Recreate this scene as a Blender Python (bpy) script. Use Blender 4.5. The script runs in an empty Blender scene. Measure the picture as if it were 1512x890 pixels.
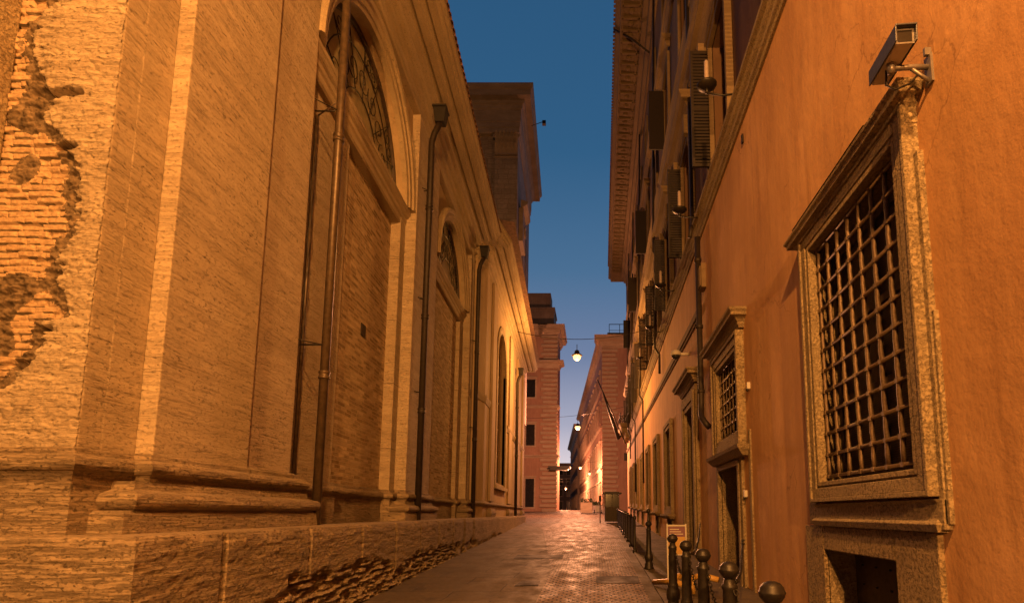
import bpy, bmesh, math, random
from mathutils import Vector, noise
random.seed(7)
PI = math.pi
C = bpy.context.scene
COL = C.collection
GS = 0.0215
def gz(y): return GS * min(max(y, -20), 95)

# ---------------------------------------------------------------- materials
class N:
    def __init__(s, name):
        s.m = bpy.data.materials.new(name); s.m.use_nodes = True
        s.t = s.m.node_tree; s.b = s.t.nodes['Principled BSDF']; s.geo = None
    def n(s, typ, **k):
        x = s.t.nodes.new(typ)
        for a, v in k.items():
            if a in x.inputs: x.inputs[a].default_value = v
            else: setattr(x, a, v)
        return x
    def l(s, a, b): s.t.links.new(a, b)
    def pos(s, sc=(1, 1, 1), rot=(0, 0, 0), uv=False):
        if s.geo is None:
            s.geo = s.n('ShaderNodeNewGeometry'); s.uvn = s.n('ShaderNodeUVMap')
        mp = s.n('ShaderNodeMapping'); mp.inputs['Scale'].default_value = sc; mp.inputs['Rotation'].default_value = rot
        s.l(s.uvn.outputs[0] if uv else s.geo.outputs['Position'], mp.inputs[0]); return mp.outputs[0]
    def noise(s, sc, detail=4, rough=.6, scale=1.0, rot=(0, 0, 0), uv=False, dist=0):
        x = s.n('ShaderNodeTexNoise', Scale=scale, Detail=detail, Roughness=rough, Distortion=dist)
        s.l(s.pos(sc, rot, uv), x.inputs['Vector']); return x.outputs['Fac']
    def ramp(s, f, p0, p1, c0=(0, 0, 0, 1), c1=(1, 1, 1, 1)):
        r = s.n('ShaderNodeValToRGB'); e = r.color_ramp.elements
        e[0].position = p0; e[1].position = p1; e[0].color = c0; e[1].color = c1
        s.l(f, r.inputs[0]); return r.outputs[0]
    def mix(s, f, a, b, mode='MIX'):
        x = s.n('ShaderNodeMix', data_type='RGBA', blend_type=mode)
        for sock, v in ((x.inputs[0], f), (x.inputs[6], a), (x.inputs[7], b)):
            if isinstance(v, (int, float)): sock.default_value = v
            elif isinstance(v, tuple): sock.default_value = v if len(v) == 4 else v + (1,)
            else: s.l(v, sock)
        return x.outputs[2]
    def bump(s, h, strength, dist, prev=None):
        x = s.n('ShaderNodeBump', Strength=strength, Distance=dist)
        s.l(h, x.inputs['Height'])
        if prev is not None: s.l(prev, x.inputs['Normal'])
        return x.outputs[0]
    def done(s, col=None, rough=.85, nrm=None, metal=0, spec=None):
        if col is not None:
            if isinstance(col, tuple): s.b.inputs['Base Color'].default_value = col if len(col) == 4 else col + (1,)
            else: s.l(col, s.b.inputs['Base Color'])
        if isinstance(rough, (int, float)): s.b.inputs['Roughness'].default_value = rough
        else: s.l(rough, s.b.inputs['Roughness'])
        s.b.inputs['Metallic'].default_value = metal
        if spec is not None: s.b.inputs['Specular IOR Level'].default_value = spec
        if nrm is not None: s.l(nrm, s.b.inputs['Normal'])
        return s.m

def stone(name, c0, c1, pit=(.075, .05, .028), zs=16, strength=.6, streak=.55, fine=1.0, joints=None, speck=0):
    k = N(name)
    big = k.noise((.7, .7, .9), 5, .6)
    st = k.noise((3.2, 3.2, zs * 3.0), 6, .66)
    st2 = k.noise((.9, .9, zs * .8), 4, .55)
    pits = k.noise((22, 22, 48), 5, .7)
    fn = k.noise((48, 48, 75), 4, .75)
    col = k.mix(k.ramp(big, .3, .7), c0, c1)
    msk = k.ramp(k.noise((1.1, 1.1, 2.6), 4, .6, scale=1.3), .38, .6, (.15, .15, .15, 1), (1, 1, 1, 1))
    stc = k.mix(1.0, k.ramp(st, .33, .44, (streak, streak, streak, 1), (0, 0, 0, 1)), msk, 'MULTIPLY')
    col = k.mix(stc, col, pit)
    gr = k.ramp(fn, .3, .7, (.72, .72, .72, 1), (1.0, 1.0, 1.0, 1)); col = k.mix(1.0, col, gr, 'MULTIPLY')
    pm = k.mix(1.0, k.ramp(pits, .36, .41, (.8, .8, .8, 1), (0, 0, 0, 1)), msk, 'MULTIPLY')
    col = k.mix(k.mix(.0, pm, (0, 0, 0), 'MULTIPLY'), col, pit)
    col = k.mix(k.ramp(st2, .3, .62, (.5, .5, .5, 1), (0, 0, 0, 1)), col, tuple(.5 * (a + b) for a, b in zip(pit, c0)))
    n1 = k.bump(k.ramp(st, .34, .52), strength, .011)
    n2 = k.bump(k.ramp(pits, .34, .44), strength, .02, n1)
    n3 = k.bump(fn, .7 * fine, .008, n2)
    if speck:
        sk = k.noise((34, 34, 34), 4, .7); sm_ = k.mix(1.0, k.ramp(sk, .42, .5, (speck, speck, speck, 1), (0, 0, 0, 1)), k.ramp(k.noise((1.7, 1.7, 1.7), 3), .3, .6, (.35, .35, .35, 1), (1, 1, 1, 1)), 'MULTIPLY')
        col = k.mix(sm_, col, pit); n3 = k.bump(k.ramp(sk, .4, .55), .8, .012, n3)
    if joints:
        br = k.n('ShaderNodeTexBrick', Scale=1.0); br.inputs['Brick Width'].default_value = joints[0]
        br.inputs['Row Height'].default_value = joints[1]; br.inputs['Mortar Size'].default_value = .006; br.inputs['Mortar Smooth'].default_value = .3
        k.l(k.pos(uv=True), br.inputs['Vector'])
        col = k.mix(k.ramp(br.outputs['Fac'], 0, 1, (0, 0, 0, 1), (.6, .6, .6, 1)), col, pit)
        br.inputs['Color1'].default_value = (.8, .8, .8, 1); br.inputs['Color2'].default_value = (1, 1, 1, 1)
        col = k.mix(.5, col, br.outputs['Color'], 'MULTIPLY')
        inv = k.n('ShaderNodeInvert'); k.l(br.outputs['Fac'], inv.inputs['Color'])
        n3 = k.bump(inv.outputs[0], .6, .01, n3)
    return k.done(col, .9, n3, spec=.25)

def brick(name, c0, c1, mort, w=.27, h=.06, ms=.009, strength=1.0, dist=.02):
    k = N(name)
    uvd = k.pos(uv=True)
    dn = k.n('ShaderNodeTexNoise', Scale=2.3, Detail=3); k.l(k.pos(uv=True), dn.inputs['Vector'])
    sc = k.n('ShaderNodeVectorMath', operation='SCALE'); k.l(dn.outputs['Color'], sc.inputs[0]); sc.inputs['Scale'].default_value = .035
    ad = k.n('ShaderNodeVectorMath', operation='ADD'); k.l(uvd, ad.inputs[0]); k.l(sc.outputs[0], ad.inputs[1])
    br = k.n('ShaderNodeTexBrick', Scale=1.0); br.offset = .37; br.squash = .8; br.squash_frequency = 3
    br.inputs['Brick Width'].default_value = w; br.inputs['Row Height'].default_value = h
    br.inputs['Mortar Size'].default_value = ms; br.inputs['Mortar Smooth'].default_value = .4
    br.inputs['Color1'].default_value = (0, 0, 0, 1); br.inputs['Color2'].default_value = (1, 1, 1, 1); br.inputs['Mortar'].default_value = (.5, .5, .5, 1)
    k.l(ad.outputs[0], br.inputs['Vector'])
    rnd = br.outputs['Color']
    col = k.mix(rnd, c0, c1)
    big = k.noise((.8, .8, .5), 4)
    col = k.mix(k.ramp(k.noise((3, 3, 14), 4, .7), .35, .55, (.5, .5, .5, 1), (0, 0, 0, 1)), col, tuple(x * .35 for x in c0))
    col = k.mix(k.ramp(big, .35, .7), col, k.mix(.35, col, mort))
    col = k.mix(br.outputs['Fac'], col, mort)
    inv = k.n('ShaderNodeInvert'); k.l(br.outputs['Fac'], inv.inputs['Color'])
    hh = k.mix(.45, inv.outputs[0], k.mix(.5, rnd, k.noise((14, 14, 40), 4, .7)))
    n1 = k.bump(hh, strength, dist)
    n2 = k.bump(k.noise((50, 50, 70), 3), .5, .006, n1)
    return k.done(col, .92, n2, spec=.2)

def plaster(name, c0, c1, c2, bumpd=.012, sz=.5):
    k = N(name)
    a = k.noise((.5, .5, .35), 6, .62); b = k.noise((3.2, 3.2, .5), 5, .6); c = k.noise((7, 7, 6), 5, .7)
    col = k.mix(k.ramp(a, .35, .68), c0, c1)
    col = k.mix(k.ramp(b, .42, .72, (0, 0, 0, 1), (.55, .55, .55, 1)), col, c2)
    col = k.mix(k.ramp(c, .55, .8, (0, 0, 0, 1), (.4, .4, .4, 1)), col, c0)
    vo = k.n('ShaderNodeTexVoronoi', feature='DISTANCE_TO_EDGE', Scale=.55); dn = k.n('ShaderNodeTexNoise', Scale=1.7, Detail=6); k.l(k.pos(), dn.inputs['Vector'])
    va = k.n('ShaderNodeVectorMath', operation='ADD'); k.l(k.pos(), va.inputs[0]); k.l(dn.outputs['Color'], va.inputs[1]); k.l(va.outputs[0], vo.inputs['Vector'])
    crk = k.mix(1.0, k.ramp(vo.outputs['Distance'], .0015, .006, (.5, .5, .5, 1), (0, 0, 0, 1)), k.ramp(k.noise((.6, .6, .6), 3), .5, .58), 'MULTIPLY')
    col = k.mix(crk, col, tuple(x * .3 for x in c2))
    drip = k.ramp(k.noise((5, 5, .22), 5, .6), .52, .7, (0, 0, 0, 1), (.45, .45, .45, 1)); col = k.mix(k.mix(1.0, drip, k.ramp(k.noise((.35, .35, .5), 3), .4, .6), 'MULTIPLY'), col, tuple(x * .55 for x in c2))
    pale = k.mix(1.0, k.ramp(k.noise((1.1, 1.1, .8), 6, .68), .55, .68), (.3, .3, .3), 'MULTIPLY'); col = k.mix(pale, col, tuple(min(1, x * 1.25 + .03) for x in c1))
    n1 = k.bump(k.noise((2.2, 2.2, 1.8), 4, .55), sz, .03)
    n2 = k.bump(c, .5, bumpd, n1)
    n3 = k.bump(k.noise((45, 45, 45), 3), .35, .004, n2)
    return k.done(col, .88, n3, spec=.25)

def simple(name, col, rough=.5, metal=0, nz=30, var=.35, bd=.003, spec=None):
    k = N(name)
    f = k.noise((nz, nz, nz), 4, .6)
    c = k.mix(k.ramp(f, .3, .75), tuple(x * (1 - var) for x in col), tuple(min(1, x * (1 + var)) for x in col))
    return k.done(c, rough, k.bump(f, .4, bd), metal, spec)

def emit(name, col, st):
    k = N(name); k.b.inputs['Base Color'].default_value = (0, 0, 0, 1)
    k.b.inputs['Emission Color'].default_value = col + (1,); k.b.inputs['Emission Strength'].default_value = st
    return k.m

TR = stone('travertine', (.42, .33, .22), (.52, .42, .29), joints=(2.6, 1.45))
TRS = stone('travertine_shaft', (.44, .35, .24), (.54, .44, .31), zs=11, strength=.7, streak=.62)
TRB = stone('travertine_base', (.29, .22, .14), (.41, .315, .21), zs=20, strength=1.0, streak=.75)
TRF = stone('travertine_frame', (.37, .28, .165), (.47, .365, .22), zs=3.5, strength=.5, streak=.35, speck=.6)
TUFA = stone('rough_tufa', (.34, .245, .14), (.44, .33, .19), zs=1.5, strength=.6, streak=.4, speck=.8)
CORN = stone('church_cornice_stone', (.38, .30, .19), (.46, .37, .24), zs=7, strength=.25, streak=.25)
PSTONE = stone('palazzo_trim_stone', (.20, .14, .085), (.29, .21, .125), zs=6, strength=.3, streak=.3)
BR = brick('church_brick', (.22, .15, .085), (.54, .41, .26), (.42, .33, .21), h=.07, w=.3)
BRR = simple('roman_brick', (.40, .28, .17), .92, nz=30, var=.35, bd=.008, spec=.2)
RUB = simple('rubble_mortar', (.15, .11, .07), .95, nz=16, var=.6, bd=.02, spec=.15)
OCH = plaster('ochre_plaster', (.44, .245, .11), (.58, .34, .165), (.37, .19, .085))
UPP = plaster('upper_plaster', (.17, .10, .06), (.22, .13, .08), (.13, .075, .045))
CHP = plaster('church_plaster', (.34, .25, .15), (.42, .32, .20), (.28, .20, .12))
PINK = plaster('pink_plaster', (.36, .21, .155), (.44, .26, .19), (.30, .165, .12))
PINKQ = stone('pink_quoin_stone', (.50, .37, .28), (.60, .46, .35), zs=5, strength=.3, streak=.2)
GREY = plaster('grey_brown_masonry', (.17, .13, .11), (.24, .19, .16), (.13, .10, .085))
TALLP = brick('tall_church_masonry', (.22, .175, .155), (.32, .26, .23), (.16, .13, .115), w=.9, h=.42, ms=.02, strength=.6, dist=.02)
TALLC = stone('tall_church_cornice', (.27, .21, .18), (.37, .30, .255), zs=4, strength=.3, streak=.3)
IRON = simple('black_iron', (.022, .018, .015), .46, .35, nz=40, var=.4)
GRILLE = simple('grille_iron', (.15, .10, .06), .55, .3, nz=60, var=.4)
PIPE = simple('painted_drainpipe', (.085, .058, .034), .42, .3, nz=12, var=.4)
BLACKP = simple('black_sheet_metal', (.010, .008, .007), .75, 0, nz=12, var=.3)
PIPED = simple('dark_drainpipe', (.028, .019, .013), .6, .2, nz=12, var=.4)
GLASSD = simple('dark_glass', (.02, .018, .016), .12, 0, nz=3, var=.3, bd=.001)
GLASSY = simple('pale_leaded_glass', (.30, .255, .15), .35, 0, nz=5, var=.3)
WOODD = simple('dark_wood', (.05, .032, .02), .6, 0, nz=14, var=.5)
SHUT = simple('shutter_wood', (.022, .014, .010), .6, 0, nz=20, var=.4)
CANDLE = simple('candle_paint', (.34, .27, .24), .5, 0, nz=20, var=.15)
WHITE = simple('white_paint', (.48, .44, .38), .45, 0, nz=20, var=.08)
SHIELD = simple('shield_paint', (.07, .07, .085), .45, .3, nz=30, var=.2)
GREYM = simple('grey_metal', (.22, .2, .19), .4, .5, nz=30, var=.2)
ROOF = simple('terracotta_tiles', (.20, .10, .06), .85, 0, nz=8, var=.5, bd=.02)
YEL = simple('yellow_plastic', (.42, .25, .06), .45, 0, nz=10, var=.1)
PURP = simple('sign_purple', (.16, .06, .10), .5, 0, nz=10, var=.1)
GREEN = simple('leaf_green', (.05, .07, .03), .7, 0, nz=9, var=.5)
LAMPM = emit('lamp_glow', (1, .45, .13), 4)
LAMPF = emit('lamp_glow_far', (1, .42, .15), 4)
def grid_mesh_mat():
    k = N('fine_window_mesh')
    w1 = k.n('ShaderNodeTexWave', Scale=14.0); w1.bands_direction = 'X'; k.l(k.pos((0, 1, 1)), w1.inputs['Vector']); w1.bands_direction = 'Y'
    w2 = k.n('ShaderNodeTexWave', Scale=14.0); w2.bands_direction = 'Z'; k.l(k.pos(), w2.inputs['Vector'])
    a = k.ramp(w1.outputs['Fac'], .7, .95); b = k.ramp(w2.outputs['Fac'], .7, .95)
    g = k.mix(1.0, a, b, 'LIGHTEN')
    c = k.mix(g, (.006, .005, .004), (.075, .045, .028))
    return k.done(c, .4, k.bump(g, .6, .004))
MESHM = grid_mesh_mat()

def ground_mat(name, w, h, ms, c0, c1, mort, r0, r1, strength, dist, wob=.03, rot=0):
    k = N(name)
    p = k.pos(rot=(0, 0, rot))
    dn = k.n('ShaderNodeTexNoise', Scale=1.4, Detail=4); k.l(k.pos(), dn.inputs['Vector'])
    sc = k.n('ShaderNodeVectorMath', operation='SCALE'); k.l(dn.outputs['Color'], sc.inputs[0]); sc.inputs['Scale'].default_value = wob
    ad = k.n('ShaderNodeVectorMath', operation='ADD'); k.l(p, ad.inputs[0]); k.l(sc.outputs[0], ad.inputs[1])
    br = k.n('ShaderNodeTexBrick', Scale=1.0)
    br.inputs['Brick Width'].default_value = w; br.inputs['Row Height'].default_value = h
    br.inputs['Mortar Size'].default_value = ms; br.inputs['Mortar Smooth'].default_value = .6
    br.inputs['Color1'].default_value = (0, 0, 0, 1); br.inputs['Color2'].default_value = (1, 1, 1, 1); br.inputs['Mortar'].default_value = (.5, .5, .5, 1)
    k.l(ad.outputs[0], br.inputs['Vector'])
    col = k.mix(br.outputs['Color'], c0, c1)
    st = k.noise((.8, .35, 1), 6, .65)
    col = k.mix(k.ramp(st, .35, .65, (.6, .6, .6, 1), (0, 0, 0, 1)), col, tuple(x * .5 for x in c0))
    col = k.mix(1.0, col, k.ramp(k.noise((14, 14, 14), 6, .75), .25, .6, (.5, .5, .5, 1), (1, 1, 1, 1)), 'MULTIPLY')
    sp = k.ramp(k.noise((2.2, 1.5, 1), 6, .7), .56, .66, (0, 0, 0, 1), (.6, .6, .6, 1)); col = k.mix(sp, col, tuple(x * .35 for x in c0))
    col = k.mix(br.outputs['Fac'], col, mort)
    inv = k.n('ShaderNodeInvert'); k.l(br.outputs['Fac'], inv.inputs['Color'])
    hh = k.mix(.35, inv.outputs[0], k.mix(.5, br.outputs['Color'], k.noise((9, 9, 9), 5, .65)))
    n1 = k.bump(hh, strength, dist)
    n2 = k.bump(k.noise((1.2, 1.2, 1), 4, .6), .4, .025, n1)
    n3 = k.bump(k.noise((70, 70, 70), 3), .4, .004, n2)
    rr = k.ramp(k.noise((2.5, 1.2, 1), 5, .65), .35, .65, (r0, r0, r0, 1), (r1, r1, r1, 1))
    return k.done(col, rr, n3, spec=.22)
SLAB = ground_mat('basalt_slabs', 1.5, .85, .012, (.085, .062, .032), (.13, .094, .052), (.022, .016, .009), .55, .85, .8, .018, .12)
COB = ground_mat('basalt_setts', .13, .13, .017, (.15, .088, .052), (.27, .168, .10), (.02, .013, .008), .5, .78, 1.0, .035, .06)
KERB = ground_mat('kerb_slabs', 1.2, .5, .01, (.115, .088, .055), (.15, .115, .075), (.05, .038, .025), .5, .75, .5, .012, .03, PI / 2)
PATCH = ground_mat('repair_patch_asphalt', 5, 5, .003, (.022, .017, .011), (.03, .022, .015), (.02, .015, .01), .6, .85, .4, .008)

# ---------------------------------------------------------------- frames and mesh building
class Frame:
    def __init__(s, p0, t, n): s.p0, s.t, s.n = Vector(p0), Vector(t), Vector(n)
    def __call__(s, a, o, z): return s.p0 + s.t * a + s.n * o + Vector((0, 0, z))
FL = Frame((-3, 0, 0), (-.0475, 1, 0), (1, 0, 0))      # left: o = 0 is the outer face of the low wall
FR = Frame((2.5, 0, 0), (.0175, 1, 0), (-1, 0, 0))     # right: o = 0 is the palazzo wall
FW = Frame((0, 0, 0), (1, 0, 0), (0, 1, 0))            # world

class MB:
    def __init__(s, fr=FW): s.v, s.f, s.mi, s.fr, s.sm = [], [], [], fr, []
    def add(s, vs, fs, mi=0, sm=False):
        b = len(s.v); s.v += [tuple(p) for p in vs]
        for f in fs: s.f.append(tuple(b + i for i in f)); s.mi.append(mi); s.sm.append(sm)
    def box(s, s0, s1, o0, o1, z0, z1, mi=0):
        s.add([(s0, o0, z0), (s1, o0, z0), (s1, o1, z0), (s0, o1, z0), (s0, o0, z1), (s1, o0, z1), (s1, o1, z1), (s0, o1, z1)],
              [(0, 3, 2, 1), (4, 5, 6, 7), (0, 1, 5, 4), (1, 2, 6, 5), (2, 3, 7, 6), (3, 0, 4, 7)], mi)
        return s
    def quad(s, a, b, c, d, mi=0): s.add([a, b, c, d], [(0, 1, 2, 3)], mi); return s
    def prism(s, poly, o0, o1, mi=0):   # polygon in (s, z) extruded along o
        n = len(poly)
        s.add([(p[0], o0, p[1]) for p in poly] + [(p[0], o1, p[1]) for p in poly],
              [tuple(range(n)), tuple(range(2 * n - 1, n - 1, -1))] + [(i, (i + 1) % n, n + (i + 1) % n, n + i) for i in range(n)], mi); return s
    def profile(s, path, prof, mi=0, ds=None, disp=None, closed=True, sm=False):
        """prof (o, z) swept along a plan path (s, o); outward is +o when going +s; mitred corners"""
        pts = [Vector(p) for p in path]
        nn = len(pts); ms = []
        for i in range(nn):
            ds_ = []
            if i > 0: ds_.append((pts[i] - pts[i - 1]).normalized())
            if i < nn - 1: ds_.append((pts[i + 1] - pts[i]).normalized())
            ns = [Vector((-d.y, d.x)) for d in ds_]
            if len(ns) == 1: ms.append(ns[0])
            else:
                m = (ns[0] + ns[1]); m = m / max(.3, m.length_squared) * 2 if m.length > .01 else ns[0]
                ms.append(m)
        rows = []
        for i in range(nn):
            rows.append((pts[i], ms[i]))
            if i < nn - 1 and ds:
                L = (pts[i + 1] - pts[i]).length; k = int(L / ds)
                for j in range(1, k):
                    t = j / k; rows.append((pts[i].lerp(pts[i + 1], t), ms[i].lerp(ms[i + 1], t) if k > 0 else ms[i]))
                if k > 1:   # keep straight runs straight: recompute offsets from the two ends
                    base = len(rows) - (k - 1)
                    for j in range(1, k):
                        rows[base + j - 1] = (pts[i].lerp(pts[i + 1], j / k), ms[i].lerp(ms[i + 1], j / k))
        m = len(prof); vs = []
        for (p, q) in rows:
            for (o, z) in prof:
                w = Vector((p.x + q.x * o, p.y + q.y * o, z))
                if disp:
                    d = disp(w); w = Vector((w.x + q.x * d, w.y + q.y * d, w.z))
                vs.append(w)
        fs = []
        for i in range(len(rows) - 1):
            for j in range(m if closed else m - 1):
                a = i * m + j; b = i * m + (j + 1) % m; fs.append((a, b, b + m, a + m))
        if closed: fs += [tuple(range(m)), tuple(range(len(vs) - 1, len(vs) - m - 1, -1))]
        s.add(vs, fs, mi, sm); return s
    def tube(s, pts, r, n=10, mi=0, caps=True):
        pts = [Vector(p) for p in pts]; rs = r if isinstance(r, (list, tuple)) else [r] * len(pts)
        vs = []; u = None
        for i, p in enumerate(pts):
            d = (pts[min(i + 1, len(pts) - 1)] - pts[max(i - 1, 0)]).normalized()
            if u is None: u = d.orthogonal().normalized()
            else: u = (u - d * u.dot(d)).normalized()
            w = d.cross(u)
            for k in range(n):
                a = 2 * PI * k / n; vs.append(p + (u * math.cos(a) + w * math.sin(a)) * rs[i])
        fs = [(i * n + k, i * n + (k + 1) % n, (i + 1) * n + (k + 1) % n, (i + 1) * n + k) for i in range(len(pts) - 1) for k in range(n)]
        if caps: fs += [tuple(range(n)), tuple(range(len(vs) - 1, len(vs) - n - 1, -1))]
        s.add(vs, fs, mi, True); return s
    def lathe(s, c, prof, n=16, mi=0, sm=True):
        c = Vector(c); vs = [c + Vector((r * math.cos(2 * PI * k / n), r * math.sin(2 * PI * k / n), z)) for (r, z) in prof for k in range(n)]
        m = len(prof)
        fs = [(i * n + k, i * n + (k + 1) % n, (i + 1) * n + (k + 1) % n, (i + 1) * n + k) for i in range(m - 1) for k in range(n)]
        fs += [tuple(range(n)), tuple(range(m * n - 1, m * n - n - 1, -1))]
        s.add(vs, fs, mi, sm); return s
    def arc(s, sc, zc, prof, a0=0, a1=PI, n=28, mi=0, ends=True):   # prof (radius, o)
        m = len(prof); vs = []
        for i in range(n + 1):
            a = a0 + (a1 - a0) * i / n
            for (r, o) in prof: vs.append((sc + r * math.cos(a), o, zc + r * math.sin(a)))
        fs = [(i * m + j, i * m + (j + 1) % m, (i + 1) * m + (j + 1) % m, (i + 1) * m + j) for i in range(n) for j in range(m)]
        if ends: fs += [tuple(range(m)), tuple(range(len(vs) - 1, len(vs) - m - 1, -1))]
        s.add(vs, fs, mi); return s
    def holed(s, s0, s1, z0, z1, o, d, holes, mi=0, rv=None):
        """wall face at o with rectangular holes and reveals going back d"""
        xs = sorted({s0, s1} | {h[0] for h in holes} | {h[1] for h in holes})
        zs = sorted({z0, z1} | {h[2] for h in holes} | {h[3] for h in holes})
        for i in range(len(xs) - 1):
            for j in range(len(zs) - 1):
                cx, cz = (xs[i] + xs[i + 1]) / 2, (zs[j] + zs[j + 1]) / 2
                if any(h[0] < cx < h[1] and h[2] < cz < h[3] for h in holes): continue
                s.quad((xs[i], o, zs[j]), (xs[i + 1], o, zs[j]), (xs[i + 1], o, zs[j + 1]), (xs[i], o, zs[j + 1]), mi)
        rm = mi if rv is None else rv
        for (a, b, c, e) in holes:
            s.quad((a, o, c), (a, o - d, c), (a, o - d, e), (a, o, e), rm); s.quad((b, o, c), (b, o - d, c), (b, o - d, e), (b, o, e), rm)
            s.quad((a, o, e), (a, o - d, e), (b, o - d, e), (b, o, e), rm); s.quad((a, o, c), (a, o - d, c), (b, o - d, c), (b, o, c), rm)
        return s
    def archwall(s, s0, s1, z0, z1, o, sc, zc, r, d, mi=0, n=32, bottom=True):
        """wall face at o from z0 (= zc side) with a round headed opening centred sc, springing zc"""
        xs = [s0] + [sc - r * math.cos(PI * i / n) for i in range(n + 1)] + [s1]
        for i in range(len(xs) - 1):
            a, b = xs[i], xs[i + 1]
            if i == 0 or i == len(xs) - 2:
                s.quad((a, o, z0), (b, o, z0), (b, o, z1), (a, o, z1), mi); continue
            za = zc + math.sqrt(max(0, r * r - (a - sc) ** 2)); zb = zc + math.sqrt(max(0, r * r - (b - sc) ** 2))
            s.quad((a, o, za), (b, o, zb), (b, o, z1), (a, o, z1), mi)
            s.quad((a, o, za), (b, o, zb), (b, o - d, zb), (a, o - d, za), mi)
        if z0 < zc:
            for x in (sc - r, sc + r): s.quad((x, o, z0), (x, o - d, z0), (x, o - d, zc), (x, o, zc), mi)
        return s
    def build(s, name, mats, parent=None, loc=None, bevel=0, recalc=True, fr=None):
        fr = fr or s.fr
        me = bpy.data.meshes.new(name)
        wv = [fr(*p) for p in s.v]
        base = Vector(loc) if loc is not None else (world_loc(parent) if parent else Vector((0, 0, 0)))
        me.from_pydata([w - base for w in wv], [], s.f)
        if not isinstance(mats, (list, tuple)): mats = [mats]
        for m in mats: me.materials.append(m)
        me.polygons.foreach_set('material_index', s.mi); me.polygons.foreach_set('use_smooth', s.sm)
        uv = me.uv_layers.new(name='UVMap').data
        li = 0
        for f in s.f:
            a, b, c = (Vector(s.v[f[0]]), Vector(s.v[f[1]]), Vector(s.v[f[2]]))
            nv = (b - a).cross(c - a); nz = abs(nv.z) / (nv.length + 1e-9)
            for i in f:
                p = s.v[i]; uv[li].uv = (p[0], p[1]) if nz > .8 else (p[0] + p[1], p[2]); li += 1
        if recalc:
            bm = bmesh.new(); bm.from_mesh(me); bmesh.ops.recalc_face_normals(bm, faces=bm.faces); bm.to_mesh(me); bm.free()
        ob = bpy.data.objects.new(name, me); COL.objects.link(ob)
        if parent: ob.parent = parent; ob.location = base - world_loc(parent)
        else: ob.location = base
        if bevel:
            md = ob.modifiers.new('Bevel', 'BEVEL'); md.width = bevel; md.segments = 2; md.limit_method = 'ANGLE'; md.angle_limit = .6
        return ob
def world_loc(o):
    v = Vector(o.location); p = o.parent
    while p: v = v + Vector(p.location); p = p.parent
    return v
def thing(name, label, cat, loc=(0, 0, 0), group=None):
    o = bpy.data.objects.new(name, None); COL.objects.link(o); o.location = loc; o.empty_display_size = .2
    return tag(o, label, cat, group)
def tag(o, label, cat, group=None, kind=None):
    o['label'] = label; o['category'] = cat
    if group: o['group'] = group
    if kind: o['kind'] = kind
    return o
def struct(o): o['kind'] = 'structure'; return o
def copy_tree(o, parent=None):
    kids = [c for c in bpy.data.objects if c.parent == o]
    c = o.copy(); COL.objects.link(c)
    if parent: c.parent = parent
    for k in kids: copy_tree(k, c)
    return c
def fbm(p, sx, sz, off=0, oct=5):
    return noise.fractal(Vector((p[0] * sx + off, p[1] * sx + off * 1.7, p[2] * sz)), .9, 2.1, oct, noise_basis='PERLIN_ORIGINAL')
def sm(a, b, x):
    t = min(1, max(0, (x - a) / (b - a))); return t * t * (3 - 2 * t)

# ---------------------------------------------------------------- ground
def sheet(name, mat, x0, x1, ys, dz, xf=None):
    b = MB()
    for i in range(len(ys) - 1):
        y0, y1 = ys[i], ys[i + 1]
        a0, a1 = (xf(y0) if xf else (x0, x1)), (xf(y1) if xf else (x0, x1))
        b.quad((a0[0], y0, gz(y0) + dz), (a0[1], y0, gz(y0) + dz), (a1[1], y1, gz(y1) + dz), (a1[0], y1, gz(y1) + dz))
    return struct(b.build(name, mat))
sheet('street', SLAB, -400, 400, [-20, 0, 20, 40, 60, 80, 95, 150, 500], 0)
sheet('paving', COB, 0, 0, [1, 6, 12, 16, 22, 30, 38], .004, lambda y: ((-.75 - .012 * y - .09 * max(0, y - 12)) if y < 38 else -4.7, .72 + .018 * y))
sheet('square', COB, 0, 0, [40.4, 60, 80, 95, 150, 260], .005, lambda y: (-14 if y > 41 else -14, 14))
def kerbx(y): return 1.02 + .019 * y
b = MB()
ys = [-3, 3, 8, 12, 18, 24, 30, 36, 42, 50, 58]
b2 = MB()
for i in range(len(ys) - 1):
    y0, y1 = ys[i], ys[i + 1]
    for bb, xa, xb, h in ((b2, -.0, .14, .026), (b, .14, 9, .03)):
        X0, X1 = kerbx(y0) + xa - .12, kerbx(y1) + xa - .12
        W0, W1 = (kerbx(y0) + xb - .12, kerbx(y1) + xb - .12) if xb < 1 else (2.56 + .0175 * y0, 2.56 + .0175 * y1)
        bb.quad((X0, y0, gz(y0) + h), (W0, y0, gz(y0) + h), (W1, y1, gz(y1) + h), (X1, y1, gz(y1) + h))
        bb.quad((X0, y0, gz(y0)), (X0, y0, gz(y0) + h), (X1, y1, gz(y1) + h), (X1, y1, gz(y1)))
struct(b.build('pavement', SLAB)); struct(b2.build('kerb', KERB))
b = MB()
for (x0, x1, y0, y1) in ((-2.05, -.82, 14.5, 15.5), (.12, .92, 10.2, 11.1), (-1.6, -.5, 27, 28.2), (-1.35, -.95, 9.9, 10.5)):
    j = [random.uniform(-.06, .06) for _ in range(8)]
    b.quad((x0 + j[0], y0 + j[1], gz(y0 + j[1]) + .010), (x1 + j[2], y0 + j[3], gz(y0 + j[3]) + .010), (x1 + j[4], y1 + j[5], gz(y1 + j[5]) + .010), (x0 + j[6], y1 + j[7], gz(y1 + j[7]) + .010))
struct(b.build('paving_patches', PATCH))

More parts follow.
